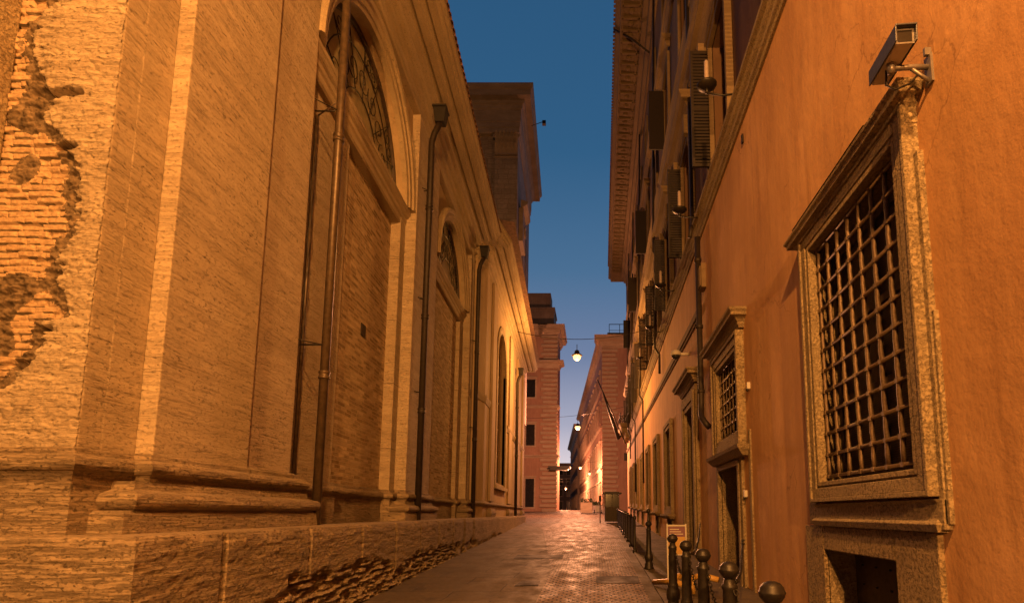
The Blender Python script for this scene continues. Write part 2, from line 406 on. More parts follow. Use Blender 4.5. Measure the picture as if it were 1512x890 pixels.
# ---------------------------------------------------------------- low wall in front of the church
lw = thing('low_wall', 'long low eroded travertine wall running along the left side of the street in front of the church', 'wall', (-3.3, 3.83, 0))
def lw_disp(w):
    al = w.x if w.y > -.05 else -w.y + 50
    z = w.z
    zb = (.62 if al < 6 else .80) + .30 * noise.noise(Vector((al * .55, 3.1, 0))) + .12 * noise.noise(Vector((al * 2.1, 8, 0))) - .012 * (al if al < 40 else 4)
    if al > 50: zb = .3
    rough = 1 - sm(zb - .05, zb + .06, z)
    st = fbm((al, 0, z), 2.4, 25, 3)
    d = .012 * fbm((al, 0, z), 3, 12) + .006 * fbm((al, 0, z), 14, 30)
    d -= rough * (.06 + .062 * max(-.8, min(.75, st * 1.7)) + .03 * fbm((al, 0, z), 6, 30, 9))
    if al < 50:
        j = (al * .62 + .13 * noise.noise(Vector((math.floor(al * .62), 0, 0)))) % 1.0
        d -= .03 * (1 - sm(.008, .022, min(j, 1 - j))) * (1 if z > zb else .3)
    d -= .03 * sm(1.22, 1.33, z) * (.6 + .8 * noise.noise(Vector((al * 3, 7, 0))))
    if z < .02 * al + .05 and al < 50: d += .01
    return d
def lw_part(name, s0, s1, ds, front):
    zt = 1.325; nzr = 46 if ds < .1 else 16
    prof = []
    for i in range(nzr + 1):
        z = -.03 + (zt + .03) * i / nzr; prof.append((0 if i < nzr else -.012, z))
    prof += [(-.05, zt + .01), (-.2, zt + .012), (-.66, zt + .012), (-.66, -.03)]
    path = ([(3.83, -3.6), (3.83, 0)] if front else [(s0, 0)]) + [(s1, 0)]
    b = MB(FL); b.profile(path, prof, ds=ds, disp=lw_disp, closed=False, sm=False)
    # ends
    return b.build(name, TRB, lw)
lw_part('masonry_course', 3.83, 15, .032, True)
lw_part('masonry_course', 15, 40, .16, False)
b = MB(FL); b.box(40.0, 40.02, -.66, -.02, .6, 1.3); b.build('end_stone', TRB, lw)
b = MB(FL); b.box(4.2, 40, -2.0, -.60, 0, 1.30); b.build('filling', RUB, lw)

# ---------------------------------------------------------------- church on the left
ch = thing('church', 'long travertine and brick church flank with lunette windows, mouldings and drainpipes on the left', 'church', FL(4.1, -1, 0))
ZT = 12.2
# ruined brick front, facing the viewer
BND = [(0, 2.4), (-4.58, 2.46), (-4.49, 2.58), (-4.33, 2.80), (-4.33, 3.0), (-4.12, 3.04), (-4.22, 3.3), (-4.28, 3.51), (-4.15, 3.78), (-4.19, 3.98), (-4.21, 4.31), (-4.30, 4.45), (-4.37, 4.56),
       (-4.52, 4.72), (-4.50, 4.96), (-4.60, 5.12), (-4.74, 5.45), (-4.62, 5.75), (-4.5, 6.1), (-4.6, 6.7)]
def xb(z):
    if z < 2.46: return -9
    for (a, b) in zip(BND[1:], BND[2:]):
        if a[1] <= z <= b[1]: t = (z - a[1]) / (b[1] - a[1]); return a[0] + (b[0] - a[0]) * t
    return -4.6
RX0, RX1, RZ0, RZ1, RS = -5.3, -3.945, 1.95, 6.7, .0085
nx = int((RX1 - RX0) / RS); nzv = int((RZ1 - RZ0) / RS)
vs = []; kinds = []
for j in range(nzv + 1):
    z = RZ0 + RS * j
    for i in range(nx + 1):
        x = RX0 + (RX1 - RX0) * i / nx
        bx = xb(z) + .07 * noise.noise(Vector((x * 5, z * 8, 0))) + .05 * noise.noise(Vector((x * 17, z * 22, 4))) + .02 * noise.noise(Vector((x * 60, z * 70, 4)))
        d = x - bx
        pl = .010 * fbm((x, 0, z), 9, 22) + .006 * fbm((x, 0, z), 30, 45, 5)
        cr = abs(noise.noise(Vector((x * 5, z * 17, 2.2)))); pl -= .016 * (1 - sm(.0, .07, cr)) * sm(-.1, .4, noise.noise(Vector((x * 3, z * 3, 9))))
        row = math.floor((z + .012 * noise.noise(Vector((x * 4, z * 2, 0)))) / .058); zz = ((z + .012 * noise.noise(Vector((x * 4, z * 2, 0)))) / .058) % 1
        off = (row * .377) % 1; bw = .19 + .08 * ((row * 7919) % 13) / 13
        cc = math.floor(x / bw + off); xx = (x / bw + off) % 1
        rb = noise.cell(Vector((cc * 1.3 + .5, row * 2.1 + .5, .5)))
        ed = min(sm(0, .16, zz) * (1 - sm(.86, 1, zz)), sm(0, .05, xx) * (1 - sm(.95, 1, xx)))
        bh = -.046 + .010 * (rb - .5) * 2 - .026 * (1 - ed) + .006 * fbm((x, 0, z), 22, 45, 2)
        if rb > .9: bh -= .035
        rbh = -.048 + .03 * fbm((x, 0, z), 11, 26, 6) + .014 * fbm((x, 0, z), 40, 60, 1)
        rw = 1 - sm(.06, .17, -d + .06 * noise.noise(Vector((x * 7, z * 7, 3)))) if d < 0 else 0
        patch = sm(.18, .32, noise.noise(Vector((x * 3.1, z * 2.6, 12))))
        rw = max(rw, patch * .9)
        h = bh * (1 - rw) + rbh * rw
        pl -= .02 * (1 - sm(0, .16, d)) * (.6 + noise.noise(Vector((x * 20, z * 40, 8)))); p = sm(-.02, .02, d); h = h * (1 - p) + pl * p
        for (hx, hz, hw, hh, dep) in ((-4.42, 4.96, .20, .045, .13), (-4.34, 4.50, .12, .03, .12), (-4.32, 4.42, .07, .03, .09), (-4.62, 4.99, .09, .05, .07), (-4.33, 2.93, .1, .03, .07), (-4.5, 2.66, .11, .05, .07)):
            q = ((x - hx) / hw) ** 2 + ((z - hz - .05 * (x - hx) - .03 * noise.noise(Vector((x * 12, 0, hz)))) / hh) ** 2
            h -= dep * (1 - sm(.3, 1.2, q)) * (1 + .4 * noise.noise(Vector((x * 20, z * 30, 0))))
        vs.append((x, 4.1 - h, z)); kinds.append(0 if p > .5 else (2 if rw > .5 or ed < .25 else 1))
b = MB()
fs = []
for j in range(nzv):
    for i in range(nx):
        a = j * (nx + 1) + i; b.f.append((a, a + 1, a + nx + 2, a + nx + 1)); b.mi.append(kinds[a]); b.sm.append(True)
b.v = vs
b.build('ruined_brick_face', [TRS, BRR, RUB], ch, recalc=False)
b = MB(); b.box(-12, -5.3, 4.16, 4.5, 0, ZT); b.box(-5.3, -4.06, 4.3, 4.5, 0, ZT); b.box(-5.3, -3.96, 4.13, 4.3, 6.7, ZT); b.build('brick_front_wall', BR, ch)
b = MB(); b.box(-7.5, -4.885, 3.93, 4.158, 1.9, ZT); b.build('front_pilaster', TRF, ch, bevel=.012)
b = MB(); b.box(-12, -3.955, 4.07, 4.298, 1.2, 1.93); b.build('front_plinth', TRB, ch)

# flank wall pieces
b = MB(FL)
b.box(4.32, 4.68, -1.6, -.75, 1.2, ZT); b.box(4.112, 4.33, -.775, -.752, 1.9, ZT)
b.build('corner_pier', TRS, ch, bevel=.012)
def pil(s0, s1, o=-.6, zb=1.9):
    b = MB(FL); b.box(s0, s1, -1.2, o, zb, 11.2); return b.build('pilaster', TRS, ch, bevel=.012)
b = MB(FL); b.box(4.68, 6.085, -1.2, -.6, 1.9, 11.2); b.box(6.08, 7.2, -1.2, -.69, 1.9, 11.2)
b.build('pilaster', TRS, ch, bevel=.01)
pil(12.1, 14.15); pil(19.3, 20.05)
# piers between pilaster and brick panel
b = MB(FL)
for (a, c) in ((7.2, 9.1), (11.75, 12.1), (14.15, 14.85), (18.7, 19.3)):
    b = MB(FL); b.box(a, c, -1.4, -.97 if a < 8 else -.85, 1.9, 8.3); b.build('jamb_wall', TRS if a < 8 else TR, ch, bevel=.008)
for (a, c) in ((9.1, 11.75), (14.85, 18.7)):
    b = MB(FL); b.quad((a, -1.06 - (.015 if a < 10 else -.07), 1.9), (c, -1.06 - (.015 if a < 10 else -.07), 1.9), (c, -1.06 - (.015 if a < 10 else -.07), 8.4), (a, -1.06 - (.015 if a < 10 else -.07), 8.4)); b.build('brick_panel', BR, ch, recalc=False)
# lunette bays
def lunette(s0, s1, sc, zc, r, depth=.38):
    b = MB(FL); b.archwall(s0, s1, zc - .1, 11.25, -.78, sc, zc, r, depth); b.build('arch_wall', CHP, ch)
    b = MB(FL)
    b.arc(sc, zc - .02, [(r + .003, -.85), (r + .003, -.74), (r + .08, -.72), (r + .09, -.69), (r + .2, -.68), (r + .22, -.64), (r + .30, -.62), (r + .34, -.66), (r + .36, -.9)], n=40)
    b.build('archivolt', CORN, ch)
    w = MB(FL); N_ = 30
    vs = [(sc, -.78 - depth, zc)] + [(sc + r * 1.02 * math.cos(PI * i / N_), -.78 - depth, zc + r * 1.02 * math.sin(PI * i / N_)) for i in range(N_ + 1)]
    w.add(vs, [(0, i + 1, i + 2) for i in range(N_)])
    win = w.build('lunette_window', GLASSY, ch, recalc=False)
    t = MB(FL); o = -.74 - depth
    t.arc(sc, zc, [(r + .02, -.77 - depth), (r + .02, -.71 - depth), (r - .09, -.71 - depth), (r - .09, -.77 - depth)], n=40); t.box(sc - r, sc + r, -.77 - depth, -.71 - depth, zc - .02, zc + .07)
    t.build('window_frame', WOODD, win)
    g = MB(FL)
    for rr in (.78, .42): g.tube([(sc + r * rr * math.cos(a), o, zc + r * rr * math.sin(a)) for a in [PI * i / 24 for i in range(25)]], .013, 6)
    for q in range(1, 8):
        a = PI * q / 8; g.tube([(sc + r * .42 * math.cos(a), o, zc + r * .42 * math.sin(a)), (sc + r * math.cos(a), o, zc + r * math.sin(a))], .010, 6)
    for q in range(8):
        for rr, k in ((.6, .13),) if q % 2 == 0 else ((.86, .08),):
            a = PI * (q + .5) / 8; cx, cz = sc + r * rr * math.cos(a), zc + r * rr * math.sin(a)
            for sg in (-1, 1):
                pts = []
                for i in range(22):
                    tt = i / 21; rad = r * k * (1 - .75 * tt); th = a + sg * (PI / 2 + tt * 2.4 * PI)
                    pts.append((cx + sg * r * k * .9 * math.cos(a + PI / 2) + rad * math.cos(th), o, cz + sg * r * k * .9 * math.sin(a + PI / 2) + rad * math.sin(th)))
                g.tube(pts, .010, 5)
    g.build('scroll_ironwork', IRON, win)
lunette(7.2, 12.1, 9.65, 8.58, 2.12, .28)
lunette(14.15, 19.3, 16.9, 8.85, 2.0, .22)
# mouldings
SP = [(-.25, 0), (0, 0), (.03, .03), (.03, .14), (.06, .17), (.06, .26), (.10, .29), (.13, .34), (.15, .36), (.15, .44), (-.25, .44)]
for (a, c, z0) in ((7.2, 12.1, 8.12), (14.15, 19.3, 8.35)):
    b = MB(FL); b.profile([(a, -.89), (c, -.89)], [(o, z + z0) for o, z in SP]); b.build('impost_moulding', CORN, ch)
for (a, c) in ((12.0, 14.25), (19.2, 20.05)):
    pass
ENT = [(-.5, 11.1), (.0, 11.1), (.04, 11.13), (.04, 11.2), (.0, 11.22), (.02, 11.42), (.08, 11.44), (.10, 11.5), (.05, 11.52), (.05, 11.72), (.13, 11.75), (.16, 11.82), (.15, 11.88), (.24, 11.90), (.26, 11.96), (.25, 12.02), (.36, 12.03), (.38, 11.97), (.52, 11.97), (.54, 12.06), (.66, 12.07), (.67, 12.02), (.80, 12.02), (.82, 12.12), (.88, 12.14), (.90, 12.22), (.96, 12.27), (.97, 12.36), (-.5, 12.5)]
b = MB(FL); b.profile([(4.1, -5), (4.1, -.62), (20.05, -.62)], ENT); b.build('cornice', CORN, ch)
b = MB(FL)
vs = []
for i in range(78 * 4):
    a = i / 4 * 2 * PI; z = 12.375 + .035 * math.sin(a)
    vs += [(4.1 + i * .0512, .395, z - .02), (4.1 + i * .0512, .395, z + .02), (4.1 + i * .0512, -.2, z + .1)]
b.add(vs, [(3 * i + j, 3 * i + j + 1, 3 * i + j + 4, 3 * i + j + 3) for i in range(78 * 4 - 1) for j in (0, 1)])
b.build('roof_tiles', ROOF, ch)
b = MB(FL); b.quad((4, .36, 12.37), (20, .36, 12.37), (20, -8, 14.0), (4, -8, 14.0)); b.quad((20, .9, 12.8), (40, .9, 12.8), (40, -8, 14.5), (20, -8, 14.5)); b.build('roof', ROOF, ch, recalc=False)

# base mouldings follow the plan of pilasters and bays
def bn(w): return .012 * fbm((w.x, w.y, w.z), 2.2, 14, 1) + .005 * fbm((w.x, w.y, w.z), 11, 30, 4)
def tor(c, z, r, n=7): return [(c + r * math.cos(a), z + r * math.sin(a)) for a in [-PI / 2 + PI * i / n for i in range(n + 1)]]
UP = [(-.3, 1.76), (.035, 1.76), (.05, 1.80)] + tor(.07, 1.875, .06) + [(.03, 1.95), (.02, 1.99), (-.03, 2.02), (-.3, 2.02)]
plan = [(4.1, -4.5), (4.1, -.75), (4.66, -.75), (4.66, -.6), (7.22, -.6), (7.22, -.95), (9.1, -.95), (9.1, -1.04), (11.75, -1.04), (11.75, -.85), (12.08, -.85), (12.08, -.6), (14.17, -.6), (14.17, -.85), (14.85, -.85), (14.85, -.98), (18.7, -.98), (18.7, -.85), (19.28, -.85), (19.28, -.6), (20.1, -.6)]
b = MB(FL); b.profile(plan, UP, ds=.05, disp=bn); b.build('base_moulding', TRB, ch)
b = MB(FL)
b.profile([(x, y) for x, y in plan], [(-.3, 1.2), (0.04, 1.2), (.04, 1.76), (-.3, 1.76)], ds=.25, disp=bn); b.build('plinth_course', TRB, ch)
def pilbase(s0, s1, o0):
    b = MB(FL)
    pr = [(-.3, 1.515), (.10, 1.515)] + tor(.12, 1.60, .07) + [(.06, 1.69), (.05, 1.76), (-.3, 1.76)]
    b.profile([(s0 - .2, o0 - .4), (s0 - .2, o0), (s1 + .12, o0), (s1 + .12, o0 - .4)], pr, ds=.05, disp=bn)
    b.profile([(s0 - .3, o0 - .4), (s0 - .3, o0), (s1 + .2, o0), (s1 + .2, o0 - .4)], [(-.3, 1.2), (.14, 1.2), (.145, 1.35), (.14, 1.49), (.10, 1.52), (-.3, 1.52)], ds=.06, disp=bn)
    return b.build('pilaster_base', TRB, ch)
pilbase(4.68, 7.2, -.58); pilbase(12.1, 14.15, -.58); pilbase(19.3, 20.0, -.58)
# third section: projecting, chamfered corner, tall arched window
W3 = -.28
p3 = [(20.05, -1.0), (20.05, -.5), (21.2, W3), (40, W3), (40, -6)]
b = MB(FL)
b.quad((20.05, -1.1, 1.2), (20.05, -.5, 1.2), (20.05, -.5, 11.5), (20.05, -1.1, 11.5)); b.quad((20.05, -.5, 1.2), (21.2, W3, 1.2), (21.2, W3, 11.5), (20.05, -.5, 11.5))
b.holed(21.2, 24.2, 1.2, 11.5, W3, .3, []); b.holed(28.6, 40, 1.2, 11.5, W3, .3, []); b.holed(24.2, 28.6, 1.2, 2.9, W3, .3, [])
b.archwall(24.2, 28.6, 2.9, 11.5, W3, 26.4, 8.6, 1.75, .45)
b.quad((40, W3, .8), (40, -8, .8), (40, -8, 12.6), (40, W3, 12.6))
b.quad((24.65, W3, 2.9), (28.15, W3, 2.9), (28.15, W3 - .45, 2.9), (24.65, W3 - .45, 2.9))
b.build('choir_wall', CHP, ch)
b = MB(FL); b.profile(p3, [(o, z + .25) for o, z in ENT]); b.build('cornice', CORN, ch)
b = MB(FL); b.profile([(20.05, -.5), (21.2, W3), (24.1, W3)], [(o * .5, z - 3.05) for o, z in [(-.2, 8.9), (.05, 8.9), (.12, 9.1), (.12, 9.2), (-.2, 9.25)]])
b.profile([(28.7, W3), (40, W3)], [(o * .6, z - 3.05) for o, z in [(-.2, 8.9), (.05, 8.9), (.2, 9.1), (.2, 9.2), (-.2, 9.25)]]); b.build('impost_moulding', CORN, ch)
b = MB(FL); b.profile([(20.05, -1.1), (20.05, -.5), (21.2, W3), (40, W3)], [(o * .8, z) for o, z in UP]); b.build('base_moulding', TRB, ch)
for (a, c) in ((22.6, 23.7), (29.6, 31.2), (34.3, 36.0), (38.4, 39.9)):
    b = MB(FL); b.box(a, c, -.4, W3 + .1, 2.0, 11.45); b.build('pilaster', CHP, ch, bevel=.01)
    b = MB(FL); b.profile([(a - .1, W3), (a - .1, W3 + .1), (c + .1, W3 + .1), (c + .1, W3)], [(-.1, 1.35), (.06, 1.35), (.1, 1.5), (.05, 1.7), (-.1, 1.7)]); b.build('pilaster_base', TRB, ch)
w = MB(FL); n_ = 20
vs = [(26.4, -.7, 6)] + [(24.65, -.7, 2.9)] + [(26.4 - 1.75 * math.cos(PI * i / n_), -.7, 8.6 + 1.75 * math.sin(PI * i / n_)) for i in range(n_ + 1)] + [(28.15, -.7, 2.9)]
w.add(vs, [(0, i, i + 1) for i in range(1, len(vs) - 1)] + [(0, len(vs) - 1, 1)])
win = w.build('arched_window', GLASSD, ch, recalc=False)
g = MB(FL)
for x in (24.72, 25.5, 26.4, 27.3, 28.08): g.box(x - .05, x + .05, -.68, -.6, 2.9, 8.6 + math.sqrt(max(0, 1.7 ** 2 - (x - 26.4) ** 2)))
for z in (3.0, 4.4, 5.8, 7.2, 8.6): g.box(24.65, 28.15, -.685, -.61, z - .04, z + .04)
g.arc(26.4, 8.6, [(1.75, -.69), (1.75, -.58), (1.62, -.58), (1.62, -.69)], n=24); g.arc(26.4, 8.6, [(1.0, -.69), (1.0, -.62), (.92, -.62), (.92, -.69)], n=20)
g.build('glazing_bars', PSTONE, win)
b = MB(FL); b.arc(26.4, 8.6, [(1.75, -.4), (1.75, W3 + .05), (1.95, W3 + .09), (2.1, W3 + .06), (2.12, -.4)], n=30)
for x, y in ((24.28, 24.65), (28.15, 28.52)): b.box(x, y, -.4, W3 + .07, 2.75, 8.6)
b.box(24.1, 28.7, -.4, W3 + .15, 2.6, 2.78); b.build('window_surround', CORN, ch)
# small dark vent
b = MB(FL); b.box(10.3, 10.52, -1.12, -1.055, 4.98, 5.22); b.build('vent', IRON, ch)
b = MB(FL); b.box(14.3, 14.55, -.9, -.83, 7.0, 7.5); b.box(13.3, 13.6, -.63, -.57, 10.4, 10.8);
# drainpipes
def drain(s, o, z0, z1, r, mat, hopper, collars, offs=0):
    b = MB(FL); pts = [(s, o, z0), (s, o, z1)]
    if hopper: pts += [(s, o + .06, z1 + .25), (s, o + .2, z1 + .55)]
    b.tube(pts, r, 14); p = b.build('drainpipe', mat, ch)
    if hopper:
        h = MB(FL); x, oo, z = s, o + .2, z1 + .5
        h.add([(x - .12, oo - .12, z), (x + .12, oo - .12, z), (x + .12, oo + .12, z), (x - .12, oo + .12, z), (x - .17, oo - .16, z + .36), (x + .17, oo - .16, z + .36), (x + .17, oo + .16, z + .36), (x - .17, oo + .16, z + .36)],
              [(0, 3, 2, 1), (4, 5, 6, 7), (0, 1, 5, 4), (1, 2, 6, 5), (2, 3, 7, 6), (3, 0, 4, 7)])
        h.box(x - .2, x + .2, oo - .18, oo + .18, z + .36, z + .41); h.build('hopper', BLACKP, p, bevel=.01)
    for z in collars:
        c = MB(FL); c.lathe((s, o, z), [(r + .001, -.06), (r + .018, -.055), (r + .02, -.03), (r + .01, -.02), (r + .01, .02), (r + .02, .03), (r + .018, .055), (r + .001, .06)], 14)
        c.build('collar', mat, p)
        c = MB(FL); c.tube([(s, o - .38, z + .45), (s, o, z + .45)], .012, 6); c.tube([(s - .02, o, z + .43), (s - .35, o - .38, z + .45)], .01, 6); c.build('bracket', IRON, p)
    return p
drain(7.55, -.47, 1.34, 14, .062, PIPE, False, (3.45, 7.1, 10.4))
drain(12.62, -.45, 1.34, 10.75, .075, PIPED, True, (3.9, 6.2, 9.0))
drain(19.85, -.42, 1.34, 10.75, .08, PIPED, True, (4.2, 7.5))
drain(33.2, -.12, 1.34, 9.6, .09, PIPED, True, (5.0, 8.0))
b = MB(FL); b.tube([(7.72, -.90, 2.03), (7.72, -.90, 7.6)], .03, 8); b.tube([(7.72, -.90, 7.6), (7.55, -.5, 7.72)], .012, 6); b.build('conduit', PIPE, ch)
b = MB(FL); pts = [(7.55, -.4, 9.5), (7.2, -.75, 3.8)]
b.tube([(7.3, -.72, 7.0 - .4 * i) if i % 2 == 0 else (7.36, -.70, 7.0 - .4 * i) for i in range(9)], .006, 5); b.build('cable', IRON, ch)

# tall upper church behind
tc = thing('tall_church_facade', 'tall dark grey-brown church block with Corinthian pilaster and heavy cornice rising behind the left flank', 'church', FL(40, -2, .8))
FT = Frame((-3.42, 0, 0), (-.0475, 1, 0), (1, 0, 0))
TZ = 30.3
b = MB(FT); b.box(40.55, 53, -14, -.65, 10, 34.5); b.build('wall', TALLP, tc)
TENT = [(-.6, 0), (0, 0), (.06, .05), (.06, .55), (.14, .6), (.14, 1.1), (.2, 1.15), (.2, 2.3), (.32, 2.4), (.36, 2.7), (.55, 2.8), (.6, 3.05), (1.25, 3.1), (1.28, 3.6), (1.42, 3.75), (1.52, 4.0), (1.52, 4.15), (-.6, 4.6)]
b = MB(FT); b.profile([(40.2, -14), (40.2, -.6), (53.1, -.6), (53.1, -3)], [(o * .78, z * .84 + 31.75) for o, z in TENT]); b.build('cornice', TALLC, tc)
for (x0, x1) in ((-2.45, -.62), (-6.2, -4.4)):
    b = MB(FT); b.box(40.0, 40.35, x0, x1, 10, 29.5); b.build('pilaster', TALLP, tc, bevel=.02)
    b = MB(FT)
    for k in range(3):
        b.profile([(40.0, x0 - .02), (40.0, x1)], [(-.1, 29.5), (.02, 29.5), (.09, 29.6), (.02, 29.68), (-.1, 29.7)]) if k == 0 else None
    nl = 6
    for row, (zz, hh) in enumerate(((29.7, .62), (30.2, .65), (30.7, .6))):
        for i in range(nl):
            cx = x0 + (x1 - x0) * (i + .5 + .5 * (row % 2) * (1 if i < nl - 1 else 0)) / nl
            ww = (x1 - x0) / nl * .42
            b.add([(39.98, cx - ww, zz), (39.98, cx + ww, zz), (39.62, cx + ww * 1.1, zz + hh * .6), (39.62, cx - ww * 1.1, zz + hh * .6), (39.25, cx + ww * .5, zz + hh), (39.25, cx - ww * .5, zz + hh), (39.35, cx, zz + hh * .82)],
                  [(0, 1, 2, 3), (3, 2, 4, 5), (5, 4, 6)])
    b.box(39.72, 40.3, x0 - .22, x1 + .1, 31.5, 31.76); b.box(39.85, 40.3, x0, x1, 29.7, 31.5)
    for cx, sg in ((x0, -1), (x1, 1)):
        b.tube([(39.75, cx + sg * .02 + .16 * (1 - .8 * i / 16) * math.cos(sg * (i / 16) * 4 * PI), 31.2 + .16 * (1 - .8 * i / 16) * math.sin((i / 16) * 4 * PI)) for i in range(17)], .05, 6)
    b.build('capital', TALLC, tc)
b = MB(FT); b.box(42, 44.6, -.66, -.3, 23.6, 26.5); b.profile([(41.8, -.5), (44.8, -.5)], [(0, 26.5), (.3, 26.5), (.55, 26.7), (.6, 26.9), (0, 27.1)])
b.tube([(43.3, -.25, 23.4 + .5 * math.sin(i * .5)) if False else (43.3 + .6 * (1 - i / 20) * math.cos(i * .55), -.26, 24.9 + .6 * (1 - i / 20) * math.sin(i * .55)) for i in range(20)], .09, 6)
b.build('scroll_buttress', TALLC, tc)
for s0 in (45.5, 49.0):
    b = MB(FT); b.box(s0, s0 + 2, -.67, -.6, 14, 27.5); b.build('pilaster', TALLP, tc)
b = MB(FT); b.tube([(41.6, .3, 33.5), (41.6, 1.35, 33.9)], .03, 6); b.box(41.45, 41.75, 1.2, 1.5, 33.6, 33.9); b.build('roof_light', IRON, tc)

# ---------------------------------------------------------------- palazzo on the right
pz = thing('palazzo', 'tall ochre plastered palazzo with stone bands and grilled windows along the right side', 'palace', FR(4, -1, 0))
SEND = 53.0
lowh = [(4.17, 6.0, 1.84, 4.53), (4.62, 6.1, .25, 1.10), (9.55, 11.2, 2.95, 4.42), (9.75, 11.35, .24, 2.45), (14.3, 15.6, .32, 4.35)]
wl = [(19.9, .0), (24.4, .1), (28.9, .2), (33.4, .3), (37.9, .4), (42.4, .5), (46.9, .6)]
for (c, dz) in wl: lowh += [(c - .75, c + .75, 1.75 + dz, 4.55 + dz), (c - .6, c + .6, .5 + dz, 1.3 + dz)]
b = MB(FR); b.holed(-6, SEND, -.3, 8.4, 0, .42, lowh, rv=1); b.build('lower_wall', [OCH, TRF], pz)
up = []
ucs = [2.0, 6.2, 10.4, 14.7, 19.0, 23.3, 27.6, 31.9, 36.2, 40.5, 44.8, 49.1]
for c in ucs: up += [(c - .75, c + .75, 9.1, 12.0), (c - .7, c + .7, 15.6, 18.2), (c - .55, c + .55, 20.8, 22.6)]
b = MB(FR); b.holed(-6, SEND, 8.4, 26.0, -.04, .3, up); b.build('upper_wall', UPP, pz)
b = MB(FR); b.quad((SEND, 0, .5), (SEND, -10, .5), (SEND, -10, 26), (SEND, 0, 26)); b.build('side_wall', UPP, pz); b = MB(FR); b.quad((-6, 0, -1), (-6, -10, -1), (-6, -10, 26), (-6, 0, 26)); b.build('side_wall', UPP, pz)
STR = [(-.2, 0), (.04, 0), (.06, .05), (.10, .07), (.10, .16), (.14, .2), (.16, .27), (.22, .3), (.22, .38), (-.2, .42)]
b = MB(FR); b.profile([(-6, 0), (SEND, 0)][::1], [(o, z + 8.35) for o, z in STR]); b.build('string_course', TRF, pz)
# thinner sloping band of the far part
b = MB(FR)
for s in range(13, 53):
    za, zb_ = 6.45 + .024 * (s - 13), 6.45 + .024 * (s - 12)
    for (oo, h0, h1) in ((.09, 0, .18), (.05, -.07, 0)):
        b.add([(s, -.05, za + h0), (s, oo, za + h0), (s, oo, za + h1), (s, -.05, za + h1), (s + 1, -.05, zb_ + h0), (s + 1, oo, zb_ + h0), (s + 1, oo, zb_ + h1), (s + 1, -.05, zb_ + h1)],
              [(0, 1, 5, 4), (1, 2, 6, 5), (2, 3, 7, 6)])
b.build('string_course', PSTONE, pz)
for z0, k in ((12.75, 1.7), (19.3, 1.0), (14.9, .6)):
    b = MB(FR); b.profile([(-6, 0), (SEND, 0)], [(o * k, z * 1.2 + z0) for o, z in STR]); b.build('string_course', PSTONE, pz)
EAV = [(-.4, 0), (.05, 0), (.08, .3), (.25, .4), (.28, .75), (.5, .85), (.55, 1.05), (1.55, 1.1), (1.57, 1.35), (1.75, 1.5), (1.8, 1.6), (1.8, 1.72), (-.4, 2.4)]
b = MB(FR); b.profile([(-6, 0), (SEND - .3, 0), (SEND - .3, -1)], [(o, z + 24.4) for o, z in EAV]); b.build('eaves_cornice', PSTONE, pz)
b = MB(FR)
k = 0
s = 6.0
while s < SEND - 1:     # carved rosettes and ribs in the soffit
    b.box(s, s + .10, .5, 1.5, 25.40, 25.49); b.box(s + .02, s + .10, .46, .6, 25.34, 25.42)
    b.lathe((s + .38, 1.02, 25.40), [(.02, .0), (.10, .015), (.16, .05), (.2, .1)], 7, sm=False)
    b.tube([(s + .38 + .2 * (1 - q / 12) * math.cos(q * .8), .72 + .1 * (1 - q / 12) * math.sin(q * .8), 25.47) for q in range(12)], .025, 5)
    s += .68
for o_ in (.62, 1.42): b.box(5, SEND - .4, o_, o_ + .05, 25.40, 25.49)
b.build('modillions', PSTONE, pz)
b = MB(FR)
s = 0
while s < SEND - 1: b.tube([(s, 1.72, 26.14), (s, 1.88, 26.12)], .07, 6); s += .24
b.quad((-6, 1.8, 26.14), (SEND, 1.8, 26.14), (SEND, -6, 28), (-6, -6, 28)); b.build('roof', ROOF, pz)

def frame_rect(b, s0, s1, z0, z1, w, steps, bottom=True, top=True, mi=0):
    """stepped surround: steps [(frac0, frac1, o)] of width w around an opening"""
    for (f0, f1, o) in steps:
        a0, a1 = w * f0, w * f1
        b.box(s0 - a1, s0 - a0, -.02, o, z0 - (a1 if bottom else 0), z1 + a1, mi); b.box(s1 + a0, s1 + a1, -.02, o, z0 - (a1 if bottom else 0), z1 + a1, mi)
        if top: b.box(s0 - a0, s1 + a0, -.02, o, z1 + a0, z1 + a1, mi)
        if bottom: b.box(s0 - a0, s1 + a0, -.02, o, z0 - a1, z0 - a0, mi)
def hood(b, s0, s1, z0, k=1.0):
    b.profile([(s0, -.02), (s0, .10 * k), (s1, .10 * k), (s1, -.02)], [(o * k, z * k + z0) for o, z in [(-.05, 0), (0, 0), (.02, .04), (.04, .06), (.04, .10), (.08, .14), (.10, .17), (.20, .19), (.20, .25), (.24, .29), (.25, .33), (-.05, .36)]])

# near grilled window
def grille(b, s0, s1, z0, z1, o, ns, nz, r=.013):
    for i in range(ns + 1):
        x = s0 + (s1 - s0) * i / ns; pts = []
        for j in range(nz * 2 + 1): pts.append((x, o + (.008 if j % 2 else -.002), z0 + (z1 - z0) * j / (nz * 2)))
        b.tube(pts, [r * (1.0 if j % 2 else 1.25) for j in range(len(pts))], 6)
    for j in range(nz + 1):
        z = z0 + (z1 - z0) * j / nz
        b.tube([(s0 - .03, o + .006, z), (s1 + .03, o + .006, z)], r, 6)
        for i in range(ns + 1):
            x = s0 + (s1 - s0) * i / ns
            b.box(x - .021, x + .021, o - .016, o + .030, z - .021, z + .021)
w1 = MB(FR)
frame_rect(w1, 4.17, 6.0, 1.84, 4.53, .22, [(0, .22, .10), (.22, .30, .08), (.30, .8, .11), (.8, 1.0, .13)])
win = w1.build('grilled_window', TRF, pz, bevel=.007)
